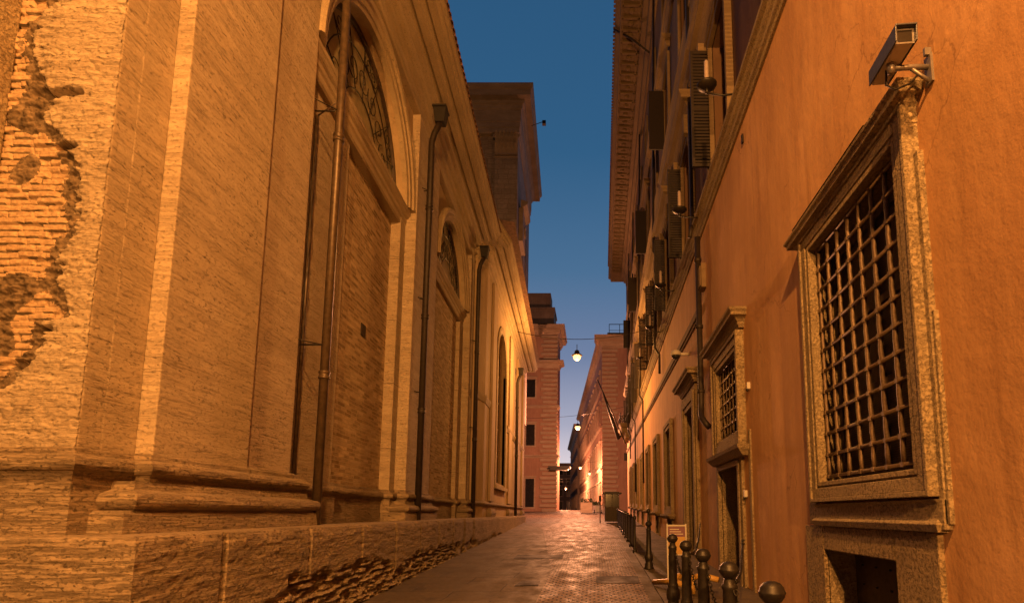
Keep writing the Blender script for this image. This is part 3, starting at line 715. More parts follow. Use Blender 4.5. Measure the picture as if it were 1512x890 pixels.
b = MB(FR); b.box(3.90, 3.96, -.02, .05, 1.42, 4.3); b.box(3.87, 3.93, -.02, .035, 1.42, 3.0); b.box(6.24, 6.42, -.02, .05, 1.42, 4.6); b.box(3.90, 6.42, -.02, .06, 1.38, 1.6)
b.profile([(4.0, -.02), (4.0, .03), (6.2, .03), (6.2, -.02)], [(-.04, 1.36), (.05, 1.36), (.07, 1.42), (.03, 1.46), (.02, 1.56), (.06, 1.6), (-.04, 1.6)])
b.build('backing_frame', TRF, win, bevel=.006)
b = MB(FR); hood(b, 3.97, 6.32, 4.64, .62); b.box(3.942, 6.34, -.02, .095, 4.562, 4.65); b.build('hood', TRF, win, bevel=.005)
b = MB(FR); b.add([(4.4, -.02, 4.89), (6.2, -.02, 4.89), (6.2, -.02, 4.99), (4.4, -.02, 4.99), (4.4, .2, 4.888), (6.2, .2, 4.888)], [(3, 2, 5, 4), (0, 3, 4), (1, 5, 2), (0, 4, 5, 1)]); b.build('lead_flashing', PIPED, win)
b = MB(FR); grille(b, 4.23, 5.95, 1.9, 4.50, -.01, 7, 11, .020); b.build('iron_grille', GRILLE, win)
b = MB(FR); b.box(4.1, 6.1, -.24, -.22, 1.8, 4.56); b.build('mesh_screen', MESHM, win)
b = MB(FR)
for x in (4.2, 5.06, 5.92): b.box(x, x + .08, -.215, -.17, 1.84, 4.43)
for z in (1.84, 2.7, 3.5, 4.35): b.box(4.2, 6.0, -.214, -.175, z, z + .07)
b.build('sash', WOODD, win)
# basement opening beneath it
b = MB(FR)
b.box(4.02, 4.62, -.02, .045, -.2, 1.36); b.box(6.1, 6.62, -.02, .045, -.2, 1.36); b.box(4.62, 6.1, -.02, .044, 1.10, 1.36); b.box(4.62, 6.1, -.02, .05, .1, .25)
bs = b.build('basement_window', TUFA, pz, bevel=.012)
b = MB(FR); b.box(4.62, 6.1, -.36, -.3, .25, 1.1); b.build('shutter_board', WOODD, bs)
for i in range(5):
    for j in range(4): b = MB(FR); b.lathe((4.8 + i * .28, -.29, .35 + j * .2), [(.0, -.012), (.014, -.008), (.014, .008), (.0, .012)], 6); b.build('stud', IRON, bs)
# second grilled window and door below
w2 = MB(FR); frame_rect(w2, 9.55, 11.2, 2.95, 4.42, .30, [(0, .3, .10), (.3, .8, .12), (.8, 1, .15)])
win = w2.build('grilled_window', TRF, pz, bevel=.007)
b = MB(FR); hood(b, 9.2, 11.6, 4.74, .9); b.build('hood', TRF, win)
b = MB(FR); b.profile([(9.15, 0), (9.15, .1), (11.6, .1), (11.6, 0)], [(-.05, 2.48), (.02, 2.48), (.12, 2.6), (.14, 2.66), (-.05, 2.66)]); b.build('sill', TRF, win)
b = MB(FR); grille(b, 9.62, 11.13, 2.98, 4.4, .0, 6, 6, .014); b.build('iron_grille', GRILLE, win)
b = MB(FR); b.box(9.55, 11.2, -.3, -.28, 2.95, 4.42); b.build('pane', GLASSD, win)
dr = MB(FR); frame_rect(dr, 9.75, 11.35, .2, 2.36, .26, [(0, .4, .075), (.4, 1, .055)], bottom=False)
dr.box(8.98, 9.1, -.02, .03, .15, 2.9)
dd = dr.build('doorway', TRF, pz, bevel=.007)
b = MB(FR); b.box(9.75, 11.35, -.4, -.34, .2, 2.45)
for z in (.5, 1.2, 1.9): b.box(9.85, 10.5, -.34, -.31, z - .2, z + .35); b.box(10.6, 11.25, -.34, -.31, z - .2, z + .35)
lf = b.build('door_leaf', WOODD, dd, bevel=.008)
b = MB(FR); b.lathe((10.62, -.27, 1.2), [(0, -.03), (.03, -.02), (.035, .01), (0, .03)], 8); b.build('handle', IRON, lf)
# third doorway with hood
dr = MB(FR); frame_rect(dr, 14.3, 15.6, .3, 4.35, .5, [(0, .3, .10), (.3, .75, .13), (.75, 1, .09)], bottom=False); hood(dr, 13.8, 16.1, 4.9, 1.0)
dr.box(13.75, 16.15, -.02, .07, .15, 4.7)if False else None
dd = dr.build('doorway', TRF, pz, bevel=.007)
b = MB(FR); b.box(14.3, 15.6, -.4, -.34, .3, 4.35)
for z in (.9, 2.0, 3.1): b.box(14.4, 14.9, -.34, -.31, z - .4, z + .5); b.box(15.0, 15.5, -.34, -.31, z - .4, z + .5)
b.build('door_leaf', WOODD, dd)
# far ground floor windows
for (c, dz) in wl:
    w = MB(FR); frame_rect(w, c - .75, c + .75, 1.75 + dz, 4.55 + dz, .28, [(0, .5, .09), (.5, 1, .12)]); w.profile([(c - 1.15, 0), (c - 1.15, .1), (c + 1.15, .1), (c + 1.15, 0)], [(-.05, 1.3 + dz), (.06, 1.3 + dz), (.16, 1.4 + dz), (.16, 1.47 + dz), (-.05, 1.47 + dz)])
    win = w.build('window', TRF, pz, bevel=.008)
    b = MB(FR); b.box(c - .75, c + .75, -.34, -.32, 1.75 + dz, 4.55 + dz); b.build('pane', GLASSD, win)
    b = MB(FR)
    for i in range(6):
        x = c - .66 + .264 * i; b.box(x - .015, x + .015, -.06, -.03, 1.75 + dz, 4.55 + dz)
    for j in range(10):
        z = 1.9 + dz + j * .28; b.box(c - .75, c + .75, -.058, -.034, z - .012, z + .012)
    b.build('iron_grille', GRILLE, win)
    b = MB(FR); frame_rect(b, c - .6, c + .6, .5 + dz, 1.25 + dz, .15, [(0, 1, .05)]); bw_ = b.build('basement_window', TRF, pz)
    b = MB(FR); b.box(c - .6, c + .6, -.34, -.3, .5 + dz, 1.3 + dz); b.build('shutter_board', WOODD, bw_)
# upper windows with shutters
for i, c in enumerate(ucs):
    w = MB(FR); frame_rect(w, c - .75, c + .75, 9.1, 12.0, .26, [(0, .6, .08), (.6, 1, .12)]); hood(w, c - 1.2, c + 1.2, 12.3, 1.25)
    for x in (c - 1.1, c + .94): w.prism([(x, 11.75), (x + .16, 11.75), (x + .16, 12.3), (x, 12.3)], -.02, .26); w.prism([(x, 11.5), (x + .16, 11.5), (x + .16, 11.76), (x, 11.76)], -.02, .15)
    win = w.build('piano_nobile_window', PSTONE, pz)
    b = MB(FR); b.box(c - .75, c + .75, -.3, -.27, 9.1, 12.0); b.box(c - .04, c + .04, -.27, -.22, 9.1, 12.0); b.build('pane', GLASSD, win)
    for sg in (1,):
        x = c + sg * .80; b = MB(FR)
        for k in range(2): b.box(x - .03, x + .03, .02 + k * .40, .08 + k * .40, 9.12, 11.95)
        for z in (9.12, 10.5, 11.87): b.box(x - .029, x + .029, .08, .42, z, z + .08)
        for k in range(34): b.box(x - .022, x + .022, .08, .42, 9.22 + k * .078, 9.27 + k * .078)
        b.build('shutter', SHUT, win)
    w = MB(FR); frame_rect(w, c - .7, c + .7, 15.6, 18.2, .22, [(0, 1, .08)]); hood(w, c - 1.05, c + 1.05, 18.5, .9)
    win = w.build('upper_window', PSTONE, pz); b = MB(FR); b.box(c - .7, c + .7, -.3, -.27, 15.6, 18.2); b.build('pane', GLASSD, win)
    if i % 2 == 0:
        b = MB(FR); x = c + .72; b.box(x - .03, x + .03, .02, .62, 15.65, 18.15); b.build('shutter', SHUT, win)
    w = MB(FR); frame_rect(w, c - .55, c + .55, 20.8, 22.6, .18, [(0, 1, .07)]); win = w.build('attic_window', PSTONE, pz); b = MB(FR); b.box(c - .55, c + .55, -.3, -.27, 20.8, 22.6); b.build('pane', GLASSD, win)
# drainpipe on the palazzo, bent foot
b = MB(FR); b.tube([(12.75, .12, 8.3), (12.75, .12, 4.1), (12.72, .13, 3.95), (12.6, .16, 3.8), (12.45, .16, 3.68), (12.35, .1, 3.55), (12.32, .02, 3.45)], .07, 12); p = b.build('drainpipe', PIPED, pz)
b = MB(FR); b.tube([(13.3, .14, 26), (13.3, .14, 8.8), (12.78, .26, 8.6), (12.76, .3, 8.3)], .05, 8); b.build('upper_pipe', PIPED, p)
for z in (4.4, 6.0, 7.7):
    c = MB(FR); c.lathe((12.75, .12, z), [(.071, -.05), (.09, -.04), (.09, .04), (.071, .05)], 12); c.build('collar', PIPED, p)
for s_, z0, z1 in ((21.8, 7.2, 26), (31.0, 3.2, 26), (38.5, 3.0, 24), (45, 6, 24)):
    b = MB(FR); b.tube([(s_, .12, z1), (s_, .30, 13.3), (s_, .30, 12.5), (s_, .12, 12.2), (s_, .32, 8.9), (s_, .3, 8.3), (s_, .12, 8.0), (s_, .12, z0)], .05, 8); b.build('drainpipe', PIPED, pz)
b = MB(FR); b.tube([(24.5, .1, 24.3), (24.6, 1.0, 25.2), (24.8, 1.85, 25.9)], .05, 8); b.build('gutter_pipe', PIPED, pz)
b = MB(FR); b.box(12.35, 12.7, 0, .12, 6.85, 7.45); b.box(12.4, 12.65, .12, .15, 6.9, 7.4); b.build('junction_box', PSTONE, pz, bevel=.02)
b = MB(FR); b.prism([(8.78, 7.95), (8.84, 7.95), (8.86, 8.12), (8.8, 8.12)], -.01, .03); b.build('wall_hook', IRON, pz)
b = MB(FR)
for z in (1.04, .98): b.lathe((9.4, .09, z), [(.0, -.02), (.03, -.015), (.03, .015), (0, .02)], 8)
b.build('chain_hook', IRON, pz)
# balcony and dark flagpoles at the far end
bal = thing('balcony', 'stone balcony on moulded brackets at the far end of the ochre palazzo', 'balcony', FR(49.5, 0, 8.4))
b = MB(FR); b.profile([(46.9, 0), (46.9, .9), (51.2, .9), (51.2, 0)], [(-.9, 9.0), (-.1, 9.0), (0, 9.15), (.05, 9.2), (.05, 9.35), (-.9, 9.35)]); b.build('slab', TRF, bal)
for s_ in (47.3, 48.9, 50.5):
    b = MB(FR); b.box(s_, s_ + .4, 0, .75, 8.6, 9.0); b.box(s_ + .02, s_ + .38, 0, .45, 8.1, 8.6); b.build('bracket', TRF, bal)
b = MB(FR)
for i in range(22): b.tube([(46.95 + i * .2, .88, 9.35), (46.95 + i * .2, .88, 10.2)], .02, 5)
b.box(46.9, 51.2, .85, .91, 10.2, 10.26); b.build('railing', IRON, bal)
for s_, lab in ((47.6, 'dark furled flag on a long pole slanting out from the stone balcony'),):
    f = thing('flagpole', lab, 'flagpole', FR(s_, .8, 8.2))
    b = MB(FR); b.tube([(s_, .4, 7.6), (s_, 2.9, 13.4)], .05, 8); b.build('pole', IRON, f)
    b = MB(FR); b.tube([(s_, .85, 8.3), (s_ - .1, 1.0, 8.0), (s_, 1.4, 9.2), (s_, 1.9, 10.6), (s_, 2.4, 12.2)], [.08, .17, .15, .10, .05], 8); b.build('furled_cloth', SHUT, f)
pl = thing('potted_plant', 'dark leafy plant in a pot on the balcony rail', 'plant', FR(50.4, .5, 9.35))
b = MB(FR); b.lathe((50.4, .5, 9.36), [(.15, 0), (.2, .3), (.22, .35)], 10); b.build('pot', ROOF, pl)
b = MB(FR)
for i in range(160):
    q = Vector((random.gauss(0, .25), random.gauss(0, .2), random.gauss(.75, .3))); e = .07
    d1 = Vector((random.uniform(-1, 1), random.uniform(-1, 1), random.uniform(-1, 1))) * e; d2 = Vector((random.uniform(-1, 1), random.uniform(-1, 1), random.uniform(-1, 1))) * e
    c0 = Vector((50.4, .5, 9.4)) + q; b.quad(c0 - d1, c0 + d2, c0 + d1, c0 - d2)
b.build('foliage', GREEN, pl, recalc=False)

# bracket lamps (unlit) along the palazzo
def bracket_lamp(s_, z):
    r = thing('bracket_lamp', '', 'lamp', FR(s_, 0, z), 'unlit candle-shaped lamps on brackets along the palazzo')
    b = MB(FR); b.tube([(s_, -.02, z), (s_, .3, z - .04), (s_, .6, z)], .018, 8); b.tube([(s_, .6, z), (s_, .6, z + .1)], .03, 8); b.box(s_ - .06, s_ + .06, -.03, .02, z - .1, z + .1); b.build('arm', IRON, r)
    b = MB(FR); b.lathe((s_, .6, z + .08), [(.02, 0), (.1, .01), (.17, .06), (.18, .085), (.16, .085), (.03, .03)], 16); b.build('dish', IRON, r)
    b = MB(FR); b.lathe((s_, .6, z + .12), [(.035, 0), (.045, .02), (.04, .48), (.03, .52), (.0, .53)], 12); b.build('candle', CANDLE, r)
    return r
for s_, z, lab in ((8.9, 8.98, 'bracket lamp nearest the viewer, beside the big dark shutter above the string course'),
                   (12.4, 8.66, 'unlit bracket lamp just beyond the top of the near drainpipe'),
                   (16.7, 8.62, 'third unlit bracket lamp along the palazzo, over the tall doorway'),
                   (20.6, 8.6, 'fourth unlit bracket lamp along the palazzo, small against the window surrounds'),
                   (26.0, 8.95, 'farthest small bracket lamp on the palazzo')):
    bracket_lamp(s_, z)['label'] = lab

# ---------------------------------------------------------------- security camera and small wall fittings
cc = thing('security_camera', 'large boxy security camera on an arm above the near grilled window', 'camera', FR(3.73, 0, 4.85))
b = MB(FR); A = Vector((3.74, .02, 4.86))
b.box(3.70, 3.78, 0, .02, 4.72, 4.95); b.box(3.71, 3.735, 0, .05, 4.94, 5.0); b.tube([(3.74, .01, 4.86), (3.74, .12, 4.86), (3.72, .31, 4.83)], .02, 8); b.tube([(3.74, .01, 4.74), (3.74, .15, 4.85)], .014, 8)
b.lathe((3.72, .31, 4.83), [(.026, -.04), (.032, 0), (.026, .09)], 10); b.build('bracket', GREYM, cc)
b = MB(FR); b.tube([(3.78, .31, 4.9), (3.8, .31, 4.76), (3.78, .25, 4.71), (3.76, .15, 4.74), (3.74, .08, 4.82)], .009, 6); b.build('cable', IRON, cc)
hv = MB()
Lh, Wh, Hh = .46, .062, .055
def hbox(b, x0, x1, y0, y1, z0, z1, mi=0): b.box(x0, x1, y0, y1, z0, z1, mi)
from mathutils import Matrix
base = FR(3.72, .30, 4.92)
ROT = Matrix.Rotation(math.radians(-5), 3, 'Z') @ Matrix.Rotation(math.radians(4), 3, 'X')
class RF:
    def __init__(s, base, rot): s.b, s.r = base, rot
    def __call__(s, x, y, z): return s.b + s.r @ Vector((x, y, z))
rf = RF(base, ROT)
b = MB(rf); b.box(-Wh, Wh, -.2, .22, -Hh, Hh); b.build('housing', WHITE, cc, bevel=.01)
b = MB(rf); b.box(-Wh - .012, Wh + .012, -.24, .225, Hh + .004, Hh + .016); b.box(-Wh - .014, -Wh - .004, -.235, .225, -Hh, Hh + .01); b.box(Wh + .004, Wh + .014, -.235, .225, -Hh, Hh + .01); b.build('sun_shield', SHIELD, cc, bevel=.003)
b = MB(rf); b.box(-.05, .05, -.206, -.199, -.042, .042); b.build('lens_window', GLASSD, cc)
b = MB(rf); b.box(-.065, .065, -.204, -.2, -.056, -.043); b.box(-.065, .065, -.204, -.2, .043, .056); b.box(-.065, -.051, -.204, -.2, -.043, .043); b.box(.051, .065, -.204, -.2, -.043, .043); b.build('lens_rim', GREYM, cc)
dc = thing('dome_camera', 'white dome camera on the wall under the lower string course', 'camera', FR(15.1, 0, 6.0))
b = MB(FR); b.tube([(15.1, 0, 6.02), (15.1, .3, 6.02)], .05, 8); b.lathe((15.1, .38, 5.98), [(.05, .16), (.13, .12), (.15, .04), (.15, 0)][::-1], 16); b.build('housing', WHITE, dc)
b = MB(FR); b.lathe((15.1, .38, 5.975), [(.0, -.12), (.06, -.105), (.11, -.06), (.125, 0)], 16); b.build('dome', GLASSD, dc)
for (s_, z, lab) in ((8.95, 3.62, 'small white sensor box on the ochre wall right of the second grilled window'), (9.35, 1.82, 'small white bell push box beside the near doorway frame')):
    t = thing('wall_sensor', lab, 'sensor', FR(s_, 0, z))
    b = MB(FR); b.box(s_ - .035, s_ + .035, .0, .06, z - .05, z + .07); b.build('case', WHITE, t, bevel=.012)
    b = MB(FR); b.lathe((s_, .05, z - .06), [(0, -.03), (.02, -.02), (.026, .01)], 8); b.build('lens', GLASSD, t)

# ---------------------------------------------------------------- bollards and chains
def bollard_parts(r, tall=False):
    b = MB(); b.lathe((0, 0, 0), [(.11, 0), (.112, .03), (.095, .05), (.09, .12), (.075, .14), (.07, .17), (.088, .2), (.094, .25), (.088, .3), (.068, .34), (.072, .36), (.066, .38), (.058, .40), (.050, .84), (.058, .855), (.058, .875), (.045, .885), (.038, .93)], 20)
    b.build('post', IRON, r, loc=r.location, fr=lambda x, y, z: Vector((x, y, z)) + Vector(r.location))
    b = MB(); b.lathe((0, 0, 0), [(.038, .925), (.05, .935), (.068, .96), (.074, .98), (.074, .986), (.070, .99), (.064, 1.012), (.045, 1.034), (.02, 1.043), (.0, 1.044)], 20)
    b.build('cap', IRON, r, loc=r.location, fr=lambda x, y, z: Vector((x, y, z)) + Vector(r.location))
    if tall:
        b = MB(); b.lathe((0, 0, 0), [(.03, 1.03), (.035, 1.06), (.028, 1.08), (.024, 1.22), (.035, 1.235), (.045, 1.26), (.045, 1.28), (.03, 1.31), (0, 1.32)], 16)
        b.build('finial', IRON, r, loc=r.location, fr=lambda x, y, z: Vector((x, y, z)) + Vector(r.location))
spots = [(.985, 3.05, 'nearest black bollard, only its round cap showing above the bottom edge'),
         (.995, 4.03, 'second black bollard from the viewer, hung with chains'),
         (1.025, 5.12, 'third bollard of the chained row, between the second and the fourth'),
         (1.05, 6.19, 'fourth bollard of the chained row, close beside the last one'),
         (1.075, 7.4, 'farthest bollard of the chained row, beside the yellow barrier feet')]
first = None
BP = []
for (x, y, lab) in spots:
    if first is None:
        first = thing('bollard', lab, 'bollard', (x, y, gz(y) + .02), 'black iron bollards joined by chains'); bollard_parts(first); o = first
    else:
        o = copy_tree(first); o.location = (x, y, gz(y) + .02); o['label'] = lab
    BP.append(Vector(o.location) + Vector((0, 0, .9)))
t = thing('tall_bollard', 'taller black bollard with a finial standing alone past the chained row', 'bollard', (1.24, 12.14, gz(12.14) + .02)); bollard_parts(t, True)
def chain(p, q, sag, lab):
    b = MB(); n = max(8, int((q - p).length * 1.05 / .040)); pts = []
    for i in range(n + 1):
        u = i / n; pts.append(p.lerp(q, u) - Vector((0, 0, sag * 4 * u * (1 - u))))
    for i in range(n):
        c = (pts[i] + pts[i + 1]) / 2; d = (pts[i + 1] - pts[i]).normalized(); sd = d.cross(Vector((0, 0, 1))).normalized()
        up_ = sd.cross(d).normalized(); w = sd if i % 2 else up_
        ring = [c + d * .027 * math.cos(a) + w * .015 * math.sin(a) for a in [2 * PI * k / 8 for k in range(9)]]
        b.tube(ring, .0048, 5, caps=False)
    o = b.build('chain', IRON, None, loc=(p + q) / 2); return tag(o, lab, 'chain', 'black chains hanging between the bollards')
for i, lab in enumerate(('sagging chain between the nearest and second bollards', 'chain between the second and third bollards', 'chain between the third and fourth bollards', 'chain between the fourth and fifth bollards')):
    side = Vector((.03, 0, 0)); chain(BP[i] + side, BP[i + 1] + side, .30, lab)
chain(BP[1] + Vector((.05, 0, 0)), FR(9.4, .1, 1.04), .16, 'long chain running from the second bollard to a hook beside the near doorway')
chain(BP[3] + Vector((.05, 0, 0)), FR(13.4, .1, 1.25), .2, 'long chain running from the fourth bollard back to the palazzo wall')

# ---------------------------------------------------------------- sign board with barrier feet
sg = thing('warning_board', 'white framed yellow and purple notice board standing on the pavement behind the bollards', 'sign', (1.62, 10.6, gz(10.6)))
bx, by, bz = 1.62, 10.6, gz(10.6) + .02
b = MB(); 
for x in (bx - .19, bx + .17): b.box(x, x + .025, by - .015, by + .015, bz, bz + 1.05)
b.box(bx - .19, bx + .195, by - .014, by + .014, bz + 1.0, bz + 1.03); b.box(bx - .165, bx + .17, by - .01, by + .01, bz + .45, bz + .47); b.build('frame', WHITE, sg)
b = MB(); b.box(bx - .16, bx + .165, by - .006, by + .006, bz + .47, bz + .8); b.build('yellow_panel', YEL, sg)
b = MB(); b.box(bx - .16, bx + .165, by - .006, by + .006, bz + .8, bz + .99); b.build('purple_panel', PURP, sg)
b = MB()
for k in range(3): b.box(bx - .13, bx + .13 - .04 * k, by - .009, by - .006, bz + .845 + k * .045, bz + .86 + k * .045)
b.build('writing_lines', WHITE, sg)
ft = thing('barrier_feet', 'yellow plastic barrier feet lying splayed on the pavement behind the last chained bollard', 'barrier', (1.35, 9.3, gz(9.3)))
for k, (p, q) in enumerate((((1.08, 9.8), (1.62, 8.9)), ((1.28, 9.2), (1.75, 9.9)), ((1.55, 9.1), (2.0, 8.8)))):
    z = gz(9.3) + .09 + .07 * k
    b = MB(); b.tube([(p[0], p[1], z), ((p[0] + q[0]) / 2, (p[1] + q[1]) / 2, z + .07), (q[0], q[1], z + .02)], [.045, .055, .045], 8); b.build('foot', YEL, ft)
b = MB(); b.tube([(1.62, 8.9, gz(9) + .02), (1.62, 8.9, gz(9) + .3)], .03, 8); b.build('stem', YEL, ft)

# ---------------------------------------------------------------- railing along the kerb
rl = thing('railing', 'dark iron pavement railing running down the right side toward the kiosk', 'railing', (1.3, 16, gz(16)))
b = MB(); ry0, ry1 = 16.2, 35.0
def rx(y): return 1.24 + .018 * (y - 16)
b.tube([(rx(ry0), ry0, gz(ry0) + 1.0), (rx(ry1), ry1, gz(ry1) + 1.0)], .03, 8); b.tube([(rx(ry0), ry0, gz(ry0) + .12), (rx(ry1), ry1, gz(ry1) + .12)], .02, 6)
b.build('rails', IRON, rl)
b = MB(); y = ry0
while y < ry1: b.box(rx(y) - .008, rx(y) + .008, y - .012, y + .012, gz(y) + .12, gz(y) + 1.0); y += .11
b.build('bars', IRON, rl)
y = ry0
while y <= ry1 + .1:
    b = MB(); b.lathe((rx(y), y, gz(y)), [(.07, 0), (.07, .06), (.04, .1), (.035, .95), (.05, 1.0), (.05, 1.04), (.03, 1.08), (0, 1.09)], 10); b.build('post', IRON, rl); y += 2.1

# kiosk
kk = thing('kiosk', 'small dark news kiosk with a flat overhanging roof at the end of the railing', 'kiosk', (1.45, 38.3, gz(38.3)))
kx, ky, kz = 1.35, 38.3, gz(38.3)
b = MB(); b.box(kx - .5, kx + .5, ky - .6, ky + .6, kz + .1, kz + 1.1); b.build('body', PIPED, kk, bevel=.02)
b = MB()
for x in (kx - .5, kx - .02, kx + .45):
    for y in (ky - .6, ky + .55): b.box(x, x + .05, y, y + .05, kz + 1.1, kz + 2.0)
b.build('posts', IRON, kk)
b = MB(); b.box(kx - .44, kx + .44, ky - .55, ky - .53, kz + 1.1, kz + 1.98); b.build('glazing', GLASSD, kk)
b = MB(); b.box(kx - .66, kx + .66, ky - .78, ky + .75, kz + 2.0, kz + 2.1); b.box(kx - .5, kx + .5, ky - .6, ky + .6, kz + 2.1, kz + 2.16); b.build('roof', IRON, kk, bevel=.02)
for k, (x0, lab) in enumerate(((kx - .82, 'thin dark signpost beside the kiosk'),)):
    o = MB(); o.tube([(x0, ky, kz), (x0, ky, kz + 1.9)], .035, 8); o.box(x0 - .1, x0 + .1, ky - .02, ky + .02, kz + 1.5, kz + 1.9); tag(o.build('signpost', IRON, None, loc=(x0, ky, kz)), lab, 'signpost')

# ---------------------------------------------------------------- far buildings
def facade(root, fr, s0, s1, z0, zt, mat, trim, bays, floors, gaps, depth=14, quoin=(), corn=1.0, wins=True, wname='window'):
    holes = []
    n = bays
    for (a, h) in floors:
        for i in range(n):
            c = s0 + (s1 - s0) * (i + .5) / n; w = gaps
            holes.append((c - w / 2, c + w / 2, a, a + h))
    b = MB(fr); b.holed(s0, s1, z0, zt, 0, .3, holes)
    b.quad((s0, 0, z0), (s0, -depth, z0), (s0, -depth, zt), (s0, 0, zt)); b.quad((s1, 0, z0), (s1, -depth, z0), (s1, -depth, zt), (s1, 0, zt)); b.quad((s0, 0, zt), (s1, 0, zt), (s1, -depth, zt), (s0, -depth, zt))
    b.build('wall', mat, root)
    for (a, c, e, g) in holes:
        w = MB(fr); frame_rect(w, a, c, e, g, .22, [(0, 1, .09)]); w.box(a - .35, c + .35, -.02, .28, g + .22, g + .4); wn = w.build(wname, trim, root)
        p = MB(fr); p.box(a, c, -.29, -.26, e, g); p.build('pane', GLASSD, wn)
    for (q0, q1) in quoin:
        b = MB(fr); z = z0 + .1; k = 0
        while z < zt - 1.2:
            e = .0 if k % 2 else .28; b.box(q0 + (e if q1 < s1 - 1 else 0) * 0, q1 + (0 if q1 >= s1 - .1 else -e), -.02, .1, z, z + .5) if q0 <= s0 + .1 else b.box(q0 + e, q1, -.02, .1, z, z + .5); z += .62; k += 1
        b.build('quoins', trim, root, bevel=.03)
    b = MB(fr); b.profile([(s0 - .01, -2), (s0 - .01, 0), (s1 + .01, 0), (s1 + .01, -depth)], [(o * corn, z * corn + zt - 1.2) for o, z in [(-.3, 0), (.05, 0), (.1, .3), (.3, .45), (.35, .75), (.85, .85), (.9, 1.15), (1.05, 1.3), (1.05, 1.4), (-.3, 1.5)]]); b.build('cornice', trim, root)
fA = Frame((-5.35, 81, 0), (1, .0, 0), (0, -1, 0))
A = thing('corner_palace', 'pink palace with rusticated corner quoins closing the left side of the far crossing', 'building', (-8, 81, 1.7))
facade(A, fA, -14.2, -2.6, 1.5, 30.0, PINK, PINKQ, 4, [(2.4, 4.2), (11.6, 3.2), (19.0, 2.8)], 1.3, depth=8, corn=1.0)
b = MB(fA); b.box(-2.6, -.12, -8, -.01, 1.5, 29.2); b.build('corner_pier', PINK, A)
b = MB(fA); z = 1.7; k = 0
while z < 28.5:
    b.box(-2.55 if k % 2 else -2.2, 0, -1.2, .22, z, z + .44); z += .68; k += 1
b.build('quoins', PINKQ, A, bevel=.05)
b = MB(fA); b.profile([(-3, 0), (.02, 0), (.02, -8)], [(o, z + 28.8) for o, z in [(-.3, 0), (.05, 0), (.1, .3), (.3, .45), (.35, .75), (.85, .85), (.9, 1.15), (1.05, 1.3), (1.05, 1.4), (-.3, 1.5)]]); b.build('cornice', PINKQ, A)
for z in (9.7, 17.3, 23.6):
    b = MB(fA); b.profile([(-14, 0), (.02, 0), (.02, -2)], [(-.1, z), (.1, z), (.18, z + .2), (.3, z + .3), (.3, z + .45), (-.1, z + .5)] if z < 23 else [(-.1, z), (.2, z), (.4, z + .5), (.9, z + .7), (.9, z + 1), (-.1, z + 1.1)]); b.build('string_course', PINKQ, A)
b = MB(fA); b.box(-14, -.7, -6, -.8, 30.2, 33.4); b.box(-14, -.55, -6.1, -.65, 33.2, 33.5); b.box(-14, -1.3, -5, -1.6, 33.5, 36.2); b.build('attic', GREY, A)
# right far block
fB = Frame((1.5, 84, 0), (1, 0, 0), (0, -1, 0))
B = thing('far_palace', 'brownish pink palace with banded corner receding down the far right side of the street', 'building', (3, 84, 1.8))
b = MB(fB); b.box(0, 14, -3, 0, 1.5, 29.0); b.build('wall', PINK, B)
b = MB(fB); z = 1.8; k = 0
while z < 28:
    b.box(-.05 if k % 2 else -.02, 2.5 - (.0 if k % 2 else .3), .0, .22, z, z + .46); z += .72; k += 1
b.build('quoins', PINKQ, B, bevel=.04)
b = MB(fB); b.profile([(-.02, -2.99), (-.02, 0), (14, 0)], [(-.3, 27.6), (.05, 27.6), (.1, 27.9), (.4, 28.2), (.45, 28.6), (1.0, 28.8), (1.05, 29.3), (1.2, 29.5), (-.3, 29.7)]); b.build('cornice', PINKQ, B)
b = MB(fB); b.box(.9, 8, -4, -1.2, 29.6, 30.6); b.build('roof_terrace', GREY, B)
b = MB(fB)
for x in (1.2, 2.9, 4.6, 6.3): b.tube([(x, -1.1, 29.7), (x, -1.1, 32.0)], .05, 6)
b.box(1.2, 6.3, -1.13, -1.07, 31.9, 32.0); b.box(1.2, 6.3, -1.13, -1.07, 30.9, 30.96); b.build('terrace_frame', IRON, B)
bt = MB(fB); bt.box(3.4, 3.9, .0, .15, 9.6, 10.8); bt.build('wall_lantern', IRON, B)
fC = Frame((1.5, 86.9, 0), (-.075, 1, 0), (-1, 0, 0))
facade(B, fC, .1, 70, 1.5, 29.0, PINK, PINKQ, 15, [(2.6, 3.6), (9.6, 3.4), (16.4, 3.2), (22.4, 2.4)], 1.7, depth=10, corn=.95)
for z in (8.3, 15.2, 21.3):
    b = MB(fC); b.profile([(.1, 0), (70, 0)], [(-.1, z), (.1, z), (.25, z + .2), (.3, z + .4), (-.1, z + .45)]); b.build('string_course', PINKQ, B)
fD = Frame((-4.4, 158, 0), (-.075, 1, 0), (-1, 0, 0))
D = thing('distant_house', 'darker distant house beyond the far palace on the right side of the street', 'building', (-4, 160, 2))
facade(D, fD, 0, 60, 1.8, 27, GREY, PINKQ, 10, [(3, 3.5), (9, 3), (15, 3), (21, 2.4)], 1.8, depth=12, corn=1.2)
fE = Frame((-24, 226, 0), (1, 0, 0), (0, -1, 0))
E_ = thing('end_house', 'distant dark house closing the end of the street', 'building', (-16, 226, 2))
facade(E_, fE, 0, 15.5, 1.8, 22, GREY, PINKQ, 5, [(3, 3.2), (8.5, 2.6), (13, 2.6), (17.3, 2)], 1.4, depth=10, corn=1.0)
fG = Frame((-9.5, 92, 0), (-.075, 1, 0), (1, 0, 0))
G_ = thing('left_far_house', 'dim house row on the far left side of the street behind the pink corner palace', 'building', (-9, 94, 2))
facade(G_, fG, 0, 120, 1.8, 24, GREY, PINKQ, 20, [(3, 3.2), (9, 2.8), (14.6, 2.6)], 1.5, depth=8, corn=1.0)
